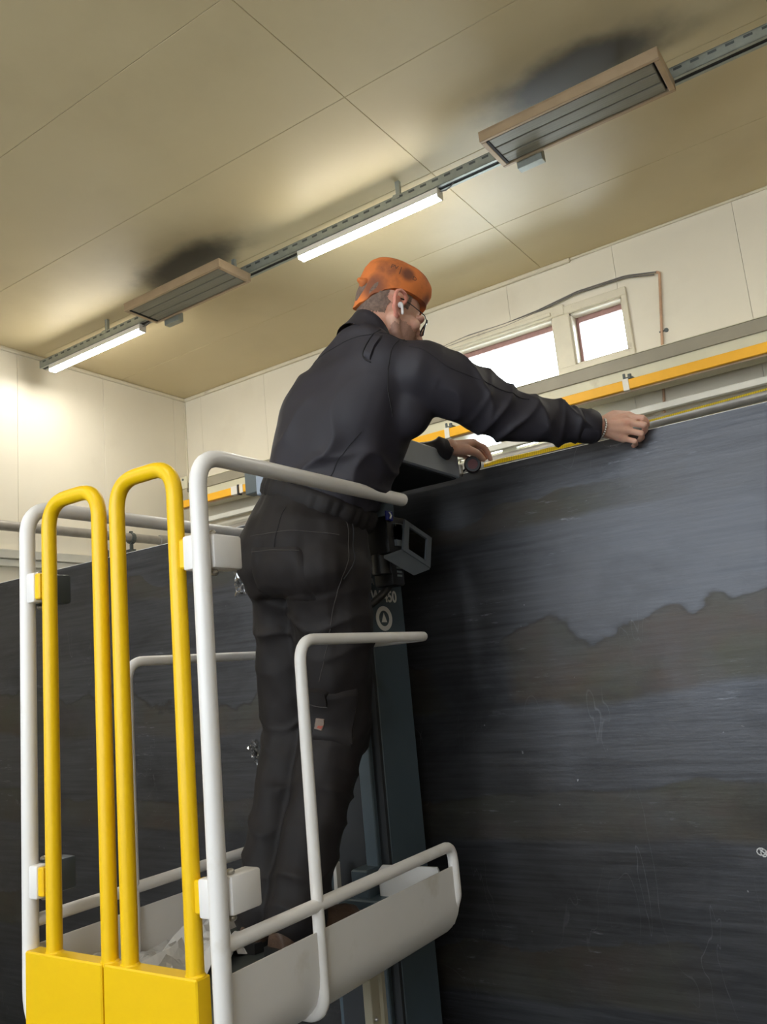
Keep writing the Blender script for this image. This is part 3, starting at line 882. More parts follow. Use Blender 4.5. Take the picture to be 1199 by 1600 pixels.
# hinges: a box welded behind each post with a rounded cover
for x, s, mm in ((XN, 1, 'white'), (XFAR, -1, 'greybox')):
    for z in (1.882, 1.215):
        o = MB().box((x - 0.024 + (0.006 if s < 0 else 0), YG + 0.018, z - 0.036), (x + 0.02 + (0.012 if s < 0 else 0), YG + 0.100, z + 0.036), 0.006, 2).build('hinge_box', mm, lift, True)
        xi = x - s * 0.042
        MB().box((min(x, xi), YG - 0.012, z - 0.036), (max(x, xi), YG + 0.020, z + 0.036), 0.005, 2).build('hinge_leaf', 'white', o, True)
        MB().box((xi - 0.004 - (0.012 if s > 0 else 0), YG - 0.008, z - 0.03), (xi + 0.004 + (0.012 if s < 0 else 0), YG + 0.022, z + 0.032), 0.003).build('hinge_tongue', 'yellow', o)
        for d in (-0.043, 0.040):
            MB().ball((x, YG + 0.035, z + d), (0.009, 0.009, 0.007), u=10, v=6).build('bolt', 'bolt', o, True)
# mast with its sections
MX = -1.49
mast = MB().box((MX - 0.24, 2.15, 0.12), (MX, 2.345, 2.20), 0.004).build('mast', 'mast', lift)
MB().box((MX - 0.075, 2.120, 0.12), (MX - 0.030, 2.152, 2.19), 0.003).build('inner_section', 'mast', mast)
MB().box((MX - 0.030, 2.138, 0.12), (MX - 0.002, 2.151, 2.19)).build('groove', 'mastdark', mast)
MB().box((MX - 0.22, 2.143, 0.12), (MX - 0.085, 2.151, 2.19)).build('chain_channel', 'mastdark', mast)
hd = MB().box((-1.76, 1.955, 2.200), (-1.218, 2.332, 2.277), 0.004).build('mast_head', 'head', lift)
MB().box((-1.75, 1.965, 2.196), (-1.228, 2.322, 2.2015)).build('underside_shade', 'mastdark', hd)  # dark sheet paints in the shade beneath the mast head
MB().box((-1.232, 2.333, 2.215), (-1.214, 2.350, 2.245), 0.002).build('cable_lug', 'lampbody', hd)
# control box, guard bracket, lead
cb = MB().box((-1.47, 2.07, 1.955), (-1.345, 2.19, 2.075), 0.012, 2).build('control_box', 'blackplastic', lift, True)
MB().box((-1.345, 2.10, 1.995), (-1.335, 2.16, 2.05), 0.003).build('key_pad', 'ctrl', cb)
MB().box((-1.345, 2.06, 2.055), (-1.338, 2.095, 2.085), 0.002).build('arrow_label', 'blueprint', cb)
m = MB()
m.prism([(2.07, 2.080), (2.078, 2.080), (2.086, 2.0705), (2.078, 2.060), (2.070, 2.060), (2.078, 2.0705)], 0, -1.337, -1.3355)
m.build('arrow_print', 'print', cb)
MB().tube([(-1.40, 2.10, 1.90), (-1.40, 2.10, 1.96)], 0.03, 14).build('joystick', 'blackplastic', cb, True)
rb = MB().box((-1.445, 2.12, 1.865), (-1.375, 2.19, 1.95), 0.008, 2).build('plug_socket', 'blackplastic', lift, True)
m = MB()
for k in range(4):
    m.box((-1.3748, 2.145, 1.935 - k * 0.012), (-1.3738, 2.172, 1.929 - k * 0.012))
m.build('small_print', 'galv', rb)
MB().tube(rounded([(-1.41, 2.15, 1.87), (-1.42, 2.12, 1.84), (-1.46, 2.08, 1.80), (-1.50, 2.05, 1.75)], 0.03), 0.012, 10).build('lead', 'blackplastic', rb, True)
# window-shaped guard: a tilted sheet with an opening and a folded foot
A = V(-1.33, 2.145, 2.063)
B = V(-1.31, 2.262, 2.012)
D = V(-1.33, 2.117, 1.965)
gu, gv = (B - A), (D - A)
gn = gu.cross(gv).normalized() * 0.004
def quad(m, a, b, u, v, a2, b2):
    P = [A + gu * x + gv * y for x, y in ((a, b), (a2, b), (a2, b2), (a, b2))]
    m.rings([[p + gn for p in P], [p - gn for p in P]])
m = MB()
quad(m, 0, 0, 0, 0, 1, 0.14)
quad(m, 0, 0.86, 0, 0, 1, 1)
quad(m, 0, 0.14, 0, 0, 0.17, 0.86)
quad(m, 0.83, 0.14, 0, 0, 1, 0.86)
m = m.build('control_guard', 'ctrl', lift)
E_ = D + gu
fl = V(-0.02, -0.075, -0.022)
m2 = MB()
P = [D, E_, E_ + fl * 0.9, D + fl]
m2.rings([[p + V(0, 0, 0.004) for p in P], [p - V(0, 0, 0.004) for p in P]])
m2.build('folded_foot', 'ctrl', m)
MB().box((-1.36, 2.10, 1.98), (-1.335, 2.135, 2.05)).box((-1.42, 2.10, 2.0), (-1.335, 2.112, 2.04)).build('guard_arm', 'ctrl', m)

def text_mesh(body, size, extrude=0.0008):
    c = bpy.data.curves.new('lettering', 'FONT')
    c.body = body
    c.size = size
    c.extrude = extrude
    c.offset = size * 0.018
    c.align_x = 'CENTER'
    c.align_y = 'CENTER'
    o = bpy.data.objects.new('lettering', c)
    COL.objects.link(o)
    dg = bpy.context.evaluated_depsgraph_get()
    me = bpy.data.meshes.new_from_object(o.evaluated_get(dg))
    bpy.data.objects.remove(o)
    return me

def place_text(me, mtx, name, material, parent, fn=None):
    """Text mesh mapped by a matrix (and optionally a point function) into a child of parent."""
    org = ORG[parent.name]
    for v in me.vertices:
        p = mtx @ v.co
        if fn:
            p = fn(p)
        v.co = p - org
    me.materials.clear()
    me.materials.append(M[material])
    me.name = name
    o = bpy.data.objects.new(name, me)
    COL.objects.link(o)
    o.parent = parent
    ORG[o.name] = org.copy()
    return o
def side_matrix(y, z):                      # text on a face looking towards +x, reading along +y
    return Matrix(((0, 0, 1, MX + 0.0008), (1, 0, 0, y), (0, 1, 0, z), (0, 0, 0, 1)))
place_text(text_mesh('W 450', 0.052), side_matrix(2.232, 1.846), 'model_lettering', 'print', mast)
place_text(text_mesh('A', 0.030), side_matrix(2.172, 1.893), 'small_lettering', 'print', mast)
m = MB()
n = 28
c = (2.222, 1.777)
for k in range(n):
    q = [(r, 2 * math.pi * (k + d) / n) for r, d in ((0.046, 0), (0.046, 1), (0.029, 1), (0.029, 0))]
    m.rings([[V(MX + h, c[0] + r * math.cos(a), c[1] + r * 0.86 * math.sin(a)) for r, a in q] for h in (0.0002, 0.0014)])
m.rings([[V(MX + h, c[0] + a, c[1] + b) for a, b in ((-0.015, -0.012), (0.015, -0.012), (0.0, 0.018))] for h in (0.0002, 0.0014)])
bmesh.ops.remove_doubles(m.bm, verts=m.bm.verts[:], dist=0.00001)
m.build('round_emblem', 'print', mast)
# carriage between mast and basket, support leg, chassis
MB().box((-1.62, 2.04, 0.93), (-1.31, 2.155, 0.975), 0.004).box((-1.58, 2.06, 0.86), (-1.52, 2.155, 1.05), 0.004).build('carriage', 'mast', lift)
m = MB()
bp_ = [(-1.505, 0.97), (-1.30, 0.97), (-1.30, 1.052), (-1.305, 1.062), (-1.49, 1.060), (-1.505, 1.045)]
m.prism([(p[0], p[1]) for p in bp_], 1, 2.095, 2.102)
m.build('end_plate', 'white', lift)
MB().prism([(-1.668, 0.92), (-1.652, 0.92), (-1.652, 1.06), (-1.662, 1.065)], 1, 2.085, 2.105).build('side_lug', 'white', lift)
MB().box((-1.475, 1.935, 0.22), (-1.448, 1.985, 0.905), 0.002).box((-1.448, 1.972, 0.22), (-1.436, 1.987, 0.905)).build('support_profile', 'beige', lift)
for y in (1.945, 1.98):
    MB().ball((-1.443, y, 0.71), 0.006, u=8, v=6).build('profile_bolt', 'bolt', lift, True)
m = MB().box((-1.80, 1.30, 0.14), (-1.27, 2.34, 0.24), 0.01).box((-1.72, 2.10, 0.24), (-1.36, 2.34, 0.5), 0.01)
m.build('chassis', 'mast', lift)
MB().box((-1.475, 2.10, 0.50), (-1.44, 2.14, 0.575), 0.003).build('yellow_stop', 'yellow', lift)
for x in (-1.83, -1.24):
    for y in (1.40, 2.24):
        MB().tube([(x - 0.02, y, 0.09), (x + 0.02, y, 0.09)], 0.09, 18).build('wheel', 'sole', lift, True)

# ------------------------------------------------------------------ loose scraps
def crumple(name, c, u, v, w, h, amp, material, label, cat, seed, n=12, up=None):
    """A crumpled sheet spanned by u and v about c."""
    c, u, v = Vector(c), Vector(u).normalized(), Vector(v).normalized()
    nn = u.cross(v).normalized()
    m = MB()
    g = []
    for i in range(n + 1):
        row = []
        for j in range(n + 1):
            a, b = i / n - 0.5, j / n - 0.5
            q = V(a * 3.1 + seed, b * 3.1 - seed, seed * 0.7)
            d = abs(noise.noise(q * 1.6)) * 1.6 + noise.noise(q * 3.7) * 0.5
            e = noise.noise(q * 1.1 + V(9, 0, 0)) * 0.35
            f_ = noise.noise(q * 1.1 + V(0, 9, 0)) * 0.35
            row.append(m.bm.verts.new(c + u * ((a + e * 0.5) * w) + v * ((b + f_ * 0.5) * h) + nn * (amp * d)))
        g.append(row)
    for i in range(n):
        for j in range(n):
            m.bm.faces.new([g[i][j], g[i + 1][j], g[i + 1][j + 1], g[i][j + 1]])
    return single(m, name, material, label, cat)
sh = crumple('crumpled_sheet', (-1.70, 1.50, ZFL + 0.004), (1, 0, 0), (0, 1, 0), 0.24, 0.42, 0.05, 'paper', 'white crumpled sheet lying on the lift deck behind the right gate', 'sheet', 3.3, 18)
crumple('plastic_scrap', (-2.245, PY - 0.022, 1.352), (0.8, 0, 0.6), (-0.6, 0, 0.8), 0.055, 0.10, -0.030, 'film', 'clear plastic scrap stuck to the plate left of the trouser leg', 'plastic scrap', 5.2, 12)
crumple('plastic_scrap', (-2.275, PY - 0.022, 2.03), (1, 0, 0.1), (0, 0, 1), 0.06, 0.14, -0.028, 'film', 'bright plastic scrap on the plate beside the upper hinge box', 'plastic scrap', 8.9, 12)

# ------------------------------------------------------------------ the person
def remesh(mb, voxel, it=6, fac=0.5):
    """Union of the closed shapes in mb as one smooth continuous skin."""
    me = bpy.data.meshes.new('tmp')
    bmesh.ops.recalc_face_normals(mb.bm, faces=mb.bm.faces[:])
    mb.bm.to_mesh(me)
    mb.bm.free()
    o = bpy.data.objects.new('tmp', me)
    COL.objects.link(o)
    r = o.modifiers.new('r', 'REMESH')
    r.mode = 'VOXEL'
    r.voxel_size = voxel
    s = o.modifiers.new('s', 'SMOOTH')
    s.factor = fac
    s.iterations = it
    dg = bpy.context.evaluated_depsgraph_get()
    out = bpy.data.meshes.new_from_object(o.evaluated_get(dg))
    bpy.data.objects.remove(o)
    return out

def displace(me, fn):
    """Move every vertex along its normal by fn(position, normal)."""
    n = len(me.vertices)
    co = np.empty(n * 3)
    no = np.empty(n * 3)
    me.vertices.foreach_get('co', co)
    me.vertices.foreach_get('normal', no)
    co = co.reshape(-1, 3)
    no = no.reshape(-1, 3)
    d = np.array([fn(Vector(c), Vector(q)) for c, q in zip(co, no)])
    me.vertices.foreach_set('co', (co + no * d[:, None]).ravel())
    me.update()

def link_mesh(me, name, material, parent, smooth=True):
    me.materials.clear()
    me.materials.append(M[material])
    org = ORG[parent.name]
    me.transform(Matrix.Translation(-org))
    if smooth:
        for p in me.polygons:
            p.use_smooth = True
    me.name = name
    o = bpy.data.objects.new(name, me)
    COL.objects.link(o)
    o.parent = parent
    ORG[o.name] = org.copy()
    return o

def bvh_of(me, org=V(0, 0, 0)):
    return BVHTree.FromPolygons([v.co + org for v in me.vertices], [tuple(p.vertices) for p in me.polygons])

man = empty('person', (-1.54, 1.76, ZFL), 'person in black work clothes and orange cap reaching over the steel plate', 'person')

def ring(c, az, normal, rx, ry, n=28, e=2.25, shift=0.0):
    """Superellipse ring facing azimuth az (degrees right of +y) lying across normal."""
    nn = Vector(normal).normalized()
    r = V(math.cos(R(az)), -math.sin(R(az)), 0)
    r = (r - nn * r.dot(nn)).normalized()
    f = nn.cross(r)
    out = []
    for k in range(n):
        t = 2 * math.pi * k / n
        ct, st = math.cos(t), math.sin(t)
        out.append(Vector(c) + r * (rx * math.copysign(abs(ct) ** (2 / e), ct)) + f * (ry * math.copysign(abs(st) ** (2 / e), st) + shift))
    return out

# joints
BELT, CHEST, SHO, NECK = V(-1.432, 1.842, 2.085), V(-1.325, 1.868, 2.315), V(-1.238, 1.890, 2.470), V(-1.222, 1.866, 2.538)
RSH, REL, RWR = V(-1.070, 1.892, 2.405), V(-0.925, 2.085, 2.285), V(-0.738, 2.283, 2.241)
LSH, LEL, LWR = V(-1.400, 1.930, 2.435), V(-1.40, 2.09, 2.235), V(-1.203, 2.255, 2.286)
PEL = V(-1.465, 1.805, 1.955)
RHIP, RKN, RAN = V(-1.385, 1.80, 1.91), V(-1.430, 1.85, 1.475), V(-1.485, 1.70, 1.05)
LHIP, LKN, LAN = V(-1.550, 1.830, 1.91), V(-1.585, 1.865, 1.475), V(-1.605, 1.715, 1.05)

# head frame
HC = V(-1.180, 1.928, 2.622)
HAZ, HP = R(31), R(-24)
hf = V(math.sin(HAZ) * math.cos(HP), math.cos(HAZ) * math.cos(HP), math.sin(HP))
hr = V(math.cos(HAZ), -math.sin(HAZ), 0)
hu = hr.cross(hf)
HM = Matrix((hr, hf, hu)).transposed()
def HL(x, y, z):
    return HC + HM @ V(x, y, z)

b = MB()
b.ball(HL(0, -0.012, 0.030), (0.077, 0.098, 0.098), HM, 24, 18)           # skull
b.ball(HL(0, 0.030, -0.035), (0.063, 0.066, 0.082), HM, 20, 16)           # face
b.ball(HL(0, 0.052, -0.092), (0.036, 0.034, 0.026), HM)                   # chin
for s in (-1, 1):
    b.limb([HL(s * 0.058, 0.0, -0.045), HL(s * 0.052, 0.018, -0.078), HL(s * 0.026, 0.060, -0.098)], [0.020, 0.017, 0.015])   # jaw
    b.ball(HL(s * 0.046, 0.066, -0.020), (0.020, 0.022, 0.018), HM)       # cheekbone
    b.ball(HL(s * 0.032, 0.083, 0.012), (0.026, 0.014, 0.009), HM)        # brow
    # ear: rim, bowl and lobe
    rim = [(0.012, 0.010), (0.016, 0.026), (0.006, 0.036), (-0.012, 0.036), (-0.024, 0.023), (-0.025, 0.002), (-0.017, -0.018), (-0.004, -0.032), (0.007, -0.035), (0.011, -0.026)]
    out = [0.076, 0.083, 0.091, 0.099, 0.105, 0.106, 0.101, 0.092, 0.084, 0.078]
    b.tube(rounded([HL(s * o, y - 0.004, z - 0.012) for (y, z), o in zip(rim, out)], 0.01, 3), 0.0054, 8)
    b.ball(HL(s * 0.082, -0.010, -0.012), (0.0075, 0.016, 0.028), Matrix((hr, (hf - hr * s * 0.45).normalized(), hu)).transposed())
    b.ball(HL(s * 0.080, 0.000, -0.040), (0.005, 0.008, 0.010), HM)
b.limb([HL(0, 0.090, 0.012), HL(0, 0.103, -0.012), HL(0, 0.112, -0.030)], [0.008, 0.010, 0.0125])      # nose
b.ball(HL(0.011, 0.100, -0.034), 0.0085)
b.ball(HL(-0.011, 0.100, -0.034), 0.0085)
b.ball(HL(0, 0.090, -0.060), (0.024, 0.010, 0.007), HM)                   # lips
b.ball(HL(0, 0.089, -0.070), (0.020, 0.010, 0.007), HM)
b.limb([HL(0, -0.022, -0.03), HL(0, -0.030, -0.08), NECK + V(0, -0.005, -0.01), SHO], [0.062, 0.060, 0.062, 0.075], 20)
# trunk and legs, slimmer than the clothes over them
sp = (SHO - BELT)
b.rings([ring(PEL + V(0, 0, -0.10), -4, (0, 0, 1), 0.12, 0.10), ring(PEL, -4, (0.1, 0.05, 1), 0.155, 0.115), ring(BELT, 0, sp, 0.14, 0.105), ring(CHEST, 4, sp, 0.155, 0.115),
         ring(SHO + V(0, 0, -0.05), 6, sp, 0.15, 0.10), ring(SHO + V(0, 0, 0.02), 6, sp, 0.09, 0.07)])
for a, k, c in ((RHIP, RKN, RAN), (LHIP, LKN, LAN)):
    b.limb([a, a.lerp(k, 0.5), k, k.lerp(c, 0.35), c, c + V(0, 0, -0.05)], [0.085, 0.070, 0.052, 0.050, 0.036, 0.034], 14)
for a, e, w in ((RSH, REL, RWR), (LSH, LEL, LWR)):
    b.limb([SHO.lerp(a, 0.6), a, a.lerp(e, 0.5), e, e.lerp(w, 0.35), w], [0.06, 0.055, 0.045, 0.038, 0.037, 0.026], 14)

def hand(wr, K, P, T, kr=0.0118, pr=0.0098, tr=0.0080):
    """Palm as a fan of metacarpals plus four curled fingers (knuckle, middle joint, tip)."""
    for k in K:
        b.limb([wr, wr.lerp(k, 0.55), k], [0.021, 0.0165, kr + 0.001], 12)
    for i in range(3):
        c1, c2 = (K[i] + K[i + 1]) / 2, wr
        b.limb([c2, c1.lerp(c2, 0.35), c1.lerp(c2, 0.12)], [0.018, 0.015, 0.011], 10)
    for i, (k, p, t) in enumerate(zip(K, P, T)):
        f = (1.0, 1.04, 0.98, 0.88)[i]
        d = (t - p)
        q = p + d * 0.55 + (p - k).normalized() * 0.005
        b.limb([k, k.lerp(p, 0.5), p], [kr * f, 0.0095 * f, pr * f], 12)
        b.limb([p, q, t], [pr * f, 0.0090 * f, tr * f], 12)
# right hand: pinches the tape on the plate's edge, fingers curled in front of the plate
RK = [V(-0.668, 2.360, 2.273), V(-0.661, 2.351, 2.251), V(-0.668, 2.347, 2.228), V(-0.684, 2.347, 2.208)]
RP = [V(-0.629, 2.376, 2.263), V(-0.625, 2.369, 2.239), V(-0.636, 2.364, 2.215), V(-0.657, 2.361, 2.196)]
RT = [V(-0.626, 2.408, 2.247), V(-0.640, 2.405, 2.226), V(-0.653, 2.402, 2.206), V(-0.672, 2.398, 2.192)]
hand(RWR, RK, RP, RT)
b.limb([RWR + V(0.012, 0.012, 0.012), V(-0.700, 2.345, 2.283), V(-0.672, 2.395, 2.287), V(-0.645, 2.425, 2.270)], [0.018, 0.0155, 0.0115, 0.0095], 12)
# left hand: wraps the tape case
LK = [V(-1.163, 2.345, 2.309), V(-1.181, 2.350, 2.306), V(-1.200, 2.350, 2.296), V(-1.216, 2.345, 2.283)]
LP = [V(-1.143, 2.378, 2.294), V(-1.166, 2.386, 2.298), V(-1.190, 2.388, 2.290), V(-1.212, 2.382, 2.276)]
LT = [V(-1.136, 2.398, 2.256), V(-1.158, 2.412, 2.268), V(-1.184, 2.414, 2.262), V(-1.206, 2.408, 2.252)]
hand(LWR, LK, LP, LT)
b.limb([LWR + V(0.010, 0.02, -0.006), V(-1.166, 2.305, 2.277), V(-1.150, 2.338, 2.268), V(-1.146, 2.366, 2.252)], [0.019, 0.0165, 0.0125, 0.0095], 12)
body_me = remesh(b, 0.0028, 3, 0.5)
body_v = [v.co.copy() for v in body_me.vertices]
body_n = [v.normal.copy() for v in body_me.vertices]
body_f = [tuple(p.vertices) for p in body_me.polygons]
IH = HM.transposed()
loc = [IH @ (c - HC) for c in body_v]
body = link_mesh(body_me, 'body', 'skin', man)

def shell(name, material, test, off):
    """Thin shell over the part of the head that passes the test."""
    fs = [f for f in body_f if all(abs(loc[i].x) < 0.13 and abs(loc[i].y) < 0.14 and abs(loc[i].z) < 0.14 for i in f) and test(sum((loc[i] for i in f), V(0, 0, 0)) / len(f))]
    idx = {}
    vs_, ff = [], []
    for f in fs:
        q = []
        for i in f:
            if i not in idx:
                idx[i] = len(vs_)
                vs_.append(body_v[i] + body_n[i] * off)
            q.append(idx[i])
        ff.append(q)
    me = bpy.data.meshes.new(name)
    me.from_pydata([tuple(v) for v in vs_], [], ff)
    return link_mesh(me, name, material, man)
def in_ear(p):
    return abs(p.x) > 0.070 and -0.040 < p.y < 0.020 and -0.060 < p.z < 0.036
def hairline(p):
    if in_ear(p):
        return False
    j = 0.004 * noise.noise(p * 160)
    if p.y > 0.014 + j:
        return p.z > 0.002 + j and p.y < 0.030 + j
    if p.y > -0.030:
        return p.z > -0.010 + j
    return p.z > -0.058 + (p.y + 0.09) * 0.25 + j * 2
shell('hair', 'hair', hairline, 0.0016)
for side in (-1, 1):
    shell('ear_flush', 'ear', lambda p: in_ear(p) and p.x * side > 0.078, 0.0005)
shell('stubble', 'stubble', lambda p: (not in_ear(p)) and p.z < -0.038 + 0.006 * noise.noise(p * 90) and p.y > 0.000 + 0.01 * noise.noise(p * 60) and p.z > -0.13, 0.0005)

# ---- trousers
t = MB()
t.rings([ring(PEL + V(-0.005, 0.01, -0.115), -2, (0, 0, 1), 0.150, 0.135, e=2.4), ring(PEL + V(0, 0.0, -0.05), -2, (0.05, 0.02, 1), 0.188, 0.158, e=2.3),
         ring(PEL + V(0.004, 0.0, 0.02), -2, (0.1, 0.05, 1), 0.188, 0.158), ring(PEL + V(0.02, 0.008, 0.08), 0, (0.2, 0.1, 1), 0.178, 0.142), ring(BELT + V(0.004, 0.004, 0.02), 0, sp, 0.168, 0.130)])
t.limb([RHIP + V(0.006, 0, -0.02), RHIP.lerp(RKN, 0.33) + V(0.0, 0.01, 0), RHIP.lerp(RKN, 0.66) + V(0.006, 0.006, 0), RKN, RKN.lerp(RAN, 0.4), RKN.lerp(RAN, 0.8), RAN + V(0, 0.0, -0.015)], [0.115, 0.118, 0.106, 0.094, 0.083, 0.078, 0.080], 22)
t.limb([LHIP + V(-0.004, 0, -0.02), LHIP.lerp(LKN, 0.4), LKN, LKN.lerp(LAN, 0.4), LKN.lerp(LAN, 0.8), LAN + V(0, 0, -0.015)], [0.112, 0.104, 0.090, 0.082, 0.080, 0.082], 22)
t.ball(RKN + V(0.015, 0.045, -0.01), (0.062, 0.055, 0.09))
t.ball(RHIP + V(0.028, -0.045, -0.01), (0.085, 0.09, 0.10))
t.ball(LHIP + V(-0.02, -0.045, -0.01), (0.085, 0.09, 0.10))
tr_me = remesh(t, 0.0065, 8)
def ridge(x):
    """Sharp-crested fold profile, 0 in the hollows and 1 on the crest."""
    return (1 - abs(math.sin(x))) ** 1.6
def clamp(x, a=0.0, b_=1.0):
    return max(a, min(b_, x))
def trouser_folds(p, q):
    w = noise.noise(V(p.x * 6, p.y * 6, p.z * 4)) * 2.4
    am = 0.6 + 0.7 * noise.noise(V(p.x * 8, p.y * 8, p.z * 7 + 3))
    lo = clamp((1.46 - p.z) / 0.12) * clamp((p.z - 1.0) / 0.06)
    d = lo * 0.010 * am * (ridge(p.z * 37 + w + p.x * 9 + p.y * 5) - 0.35)
    th = clamp((p.z - 1.42) / 0.1)
    d += th * 0.014 * noise.noise(V(p.x * 8 + p.z * 3, p.y * 8, p.z * 5 - p.x * 4))
    d += 0.005 * noise.noise(V(p.x * 20, p.y * 20, p.z * 13))
    # pulls running down and out from the seat
    s = clamp(1 - abs(p.z - 1.73) / 0.17)
    d += s * 0.013 * am * (ridge(p.z * 30 + p.x * 17 - p.y * 15 + w) - 0.3)
    k = clamp(1 - abs(p.z - 1.47) / 0.10)
    d += k * 0.009 * am * (ridge(p.z * 40 - p.y * 20 + w * 1.3) - 0.3)
    return d
displace(tr_me, trouser_folds)
tr_bvh = bvh_of(tr_me)
trousers = link_mesh(tr_me, 'trousers', 'trouser', man)
# gathered elastic waistband
wb_rings = []
for k, (dz, g) in enumerate(((-0.020, 0.0), (-0.012, 0.008), (0.008, 0.012), (0.030, 0.012), (0.044, 0.006))):
    c = BELT + sp.normalized() * dz
    base = ring(c, 0, sp, 0.170 + g, 0.132 + g, 120)
    wb_rings.append([c + (p - c) * (1 + 0.016 * math.sin(i * 1.35 + math.sin(i * 0.7) * 1.4) * (1 if 0 < k < 4 else 0.3)) for i, p in enumerate(base)])
MB().rings(wb_rings).build('waistband', 'trouser', trousers, True, angle=80)

# ---- jacket
j = MB()
j.rings([ring(BELT + sp.normalized() * 0.030, 0, sp, 0.176, 0.142, e=2.2), ring(BELT + sp.normalized() * 0.09, 0, sp, 0.186, 0.150, e=2.2), ring(BELT.lerp(CHEST, 0.62), 2, sp, 0.196, 0.158, e=2.3), ring(CHEST + V(0.004, -0.004, 0.0), 4, sp, 0.200, 0.160, e=2.4),
         ring(CHEST.lerp(SHO, 0.5), 6, sp, 0.200, 0.150, e=2.4), ring(SHO + V(-0.004, -0.004, -0.035), 7, (0.15, 0.25, 1), 0.190, 0.128, e=2.4), ring(SHO + V(-0.002, -0.006, 0.018), 7, (0.12, 0.3, 1), 0.168, 0.112), ring(NECK + V(-0.004, -0.006, -0.030), 8, (0.1, 0.35, 1), 0.112, 0.092), ring(NECK + V(-0.002, -0.006, 0.0), 8, (0.1, 0.4, 1), 0.078, 0.074)])
j.limb([SHO.lerp(RSH, 0.55) + V(0, 0, -0.02), RSH + V(-0.005, 0, -0.004), RSH.lerp(REL, 0.35), RSH.lerp(REL, 0.75), REL + V(0, 0, -0.002), REL.lerp(RWR, 0.3), REL.lerp(RWR, 0.65), REL.lerp(RWR, 0.90)], [0.104, 0.098, 0.092, 0.084, 0.078, 0.070, 0.059, 0.050], 24)
j.limb([SHO.lerp(LSH, 0.55) + V(0, 0, -0.02), LSH + V(0.005, 0, -0.004), LSH.lerp(LEL, 0.4), LEL, LEL.lerp(LWR, 0.4), LEL.lerp(LWR, 0.92)], [0.098, 0.090, 0.078, 0.060, 0.048, 0.036], 24)
j.ball(RSH + V(-0.065, 0.0, -0.07), (0.085, 0.085, 0.11))
j.ball(SHO + V(-0.06, -0.045, -0.03), (0.14, 0.085, 0.085))
j.ball(LSH + V(0.01, -0.02, 0.005), (0.085, 0.085, 0.075))
jk_me = remesh(j, 0.0065, 22)
arm_dir = (RWR - RSH).normalized()
def jacket_folds(p, q):
    d = 0.0035 * noise.noise(V(p.x * 13, p.y * 13, p.z * 10))
    t_ = (p - RSH).dot(arm_dir)
    w = noise.noise(p * 6) * 2.6
    am = 0.6 + 0.8 * noise.noise(V(p.x * 6, p.y * 6, p.z * 6 + 8))
    if t_ > 0.03:
        e_ = clamp((t_ - 0.03) / 0.10)
        d += 0.012 * e_ * am * (ridge(t_ * 24 + w + p.z * 20) - 0.32)
        el = clamp(1 - abs(t_ - 0.27) / 0.13)
        d += 0.012 * el * (ridge(t_ * 42 + w * 0.8 - p.z * 14) - 0.3)
        d += 0.008 * clamp((t_ - 0.36) / 0.1) * (ridge(t_ * 60 + w) - 0.3)
    else:
        lo = clamp((2.42 - p.z) / 0.25)
        s = p.z * 17 - p.x * 17 + w
        d += 0.014 * lo * am * (ridge(s) - 0.35)
        bl = clamp((2.22 - p.z) / 0.08)                # bunching above the waist
        d += 0.008 * bl * (ridge(p.z * 40 + p.x * 12 + w * 1.2) - 0.35)
        d += 0.006 * clamp((p.z - 2.30) / 0.1) * noise.noise(V(p.x * 7, p.y * 7, p.z * 11))
    return d
displace(jk_me, jacket_folds)
jk_bvh = bvh_of(jk_me)
jacket = link_mesh(jk_me, 'jacket', 'jacket', man)
# cuffs
for w, e, r0 in ((RWR, REL, 0.048), (LWR, LEL, 0.029)):
    d = (w - e).normalized()
    n = (0, 0, 1)
    rs = []
    for k, (tt, g) in enumerate(((-0.062, 0.002), (-0.058, 0.006), (-0.012, 0.005), (-0.004, 0.001), (-0.006, -0.006), (-0.05, -0.010))):
        c = w + d * tt
        base = ring(c, 40, d, r0 + g, r0 * 0.9 + g, 28, 2.0)
        rs.append(base)
    MB().rings(rs, True).build('cuff', 'jacket', jacket, True, angle=60)
# stand-up collar
cr = []
cd = (HL(0, -0.030, -0.075) - NECK).normalized()
cn = cd + V(0.16, 0.60, 0)
for k, (dz, rx, ry) in enumerate(((-0.034, 0.096, 0.092), (-0.006, 0.082, 0.082), (0.020, 0.076, 0.077), (0.036, 0.074, 0.075), (0.040, 0.070, 0.071), (0.010, 0.068, 0.069))):
    c = NECK + V(0.0, -0.008, -0.012) + cd * dz
    cr.append(ring(c, 16, cn, rx, ry, 36, 2.0))
MB().rings(cr, False).build('collar', 'jacket', jacket, True, angle=60)

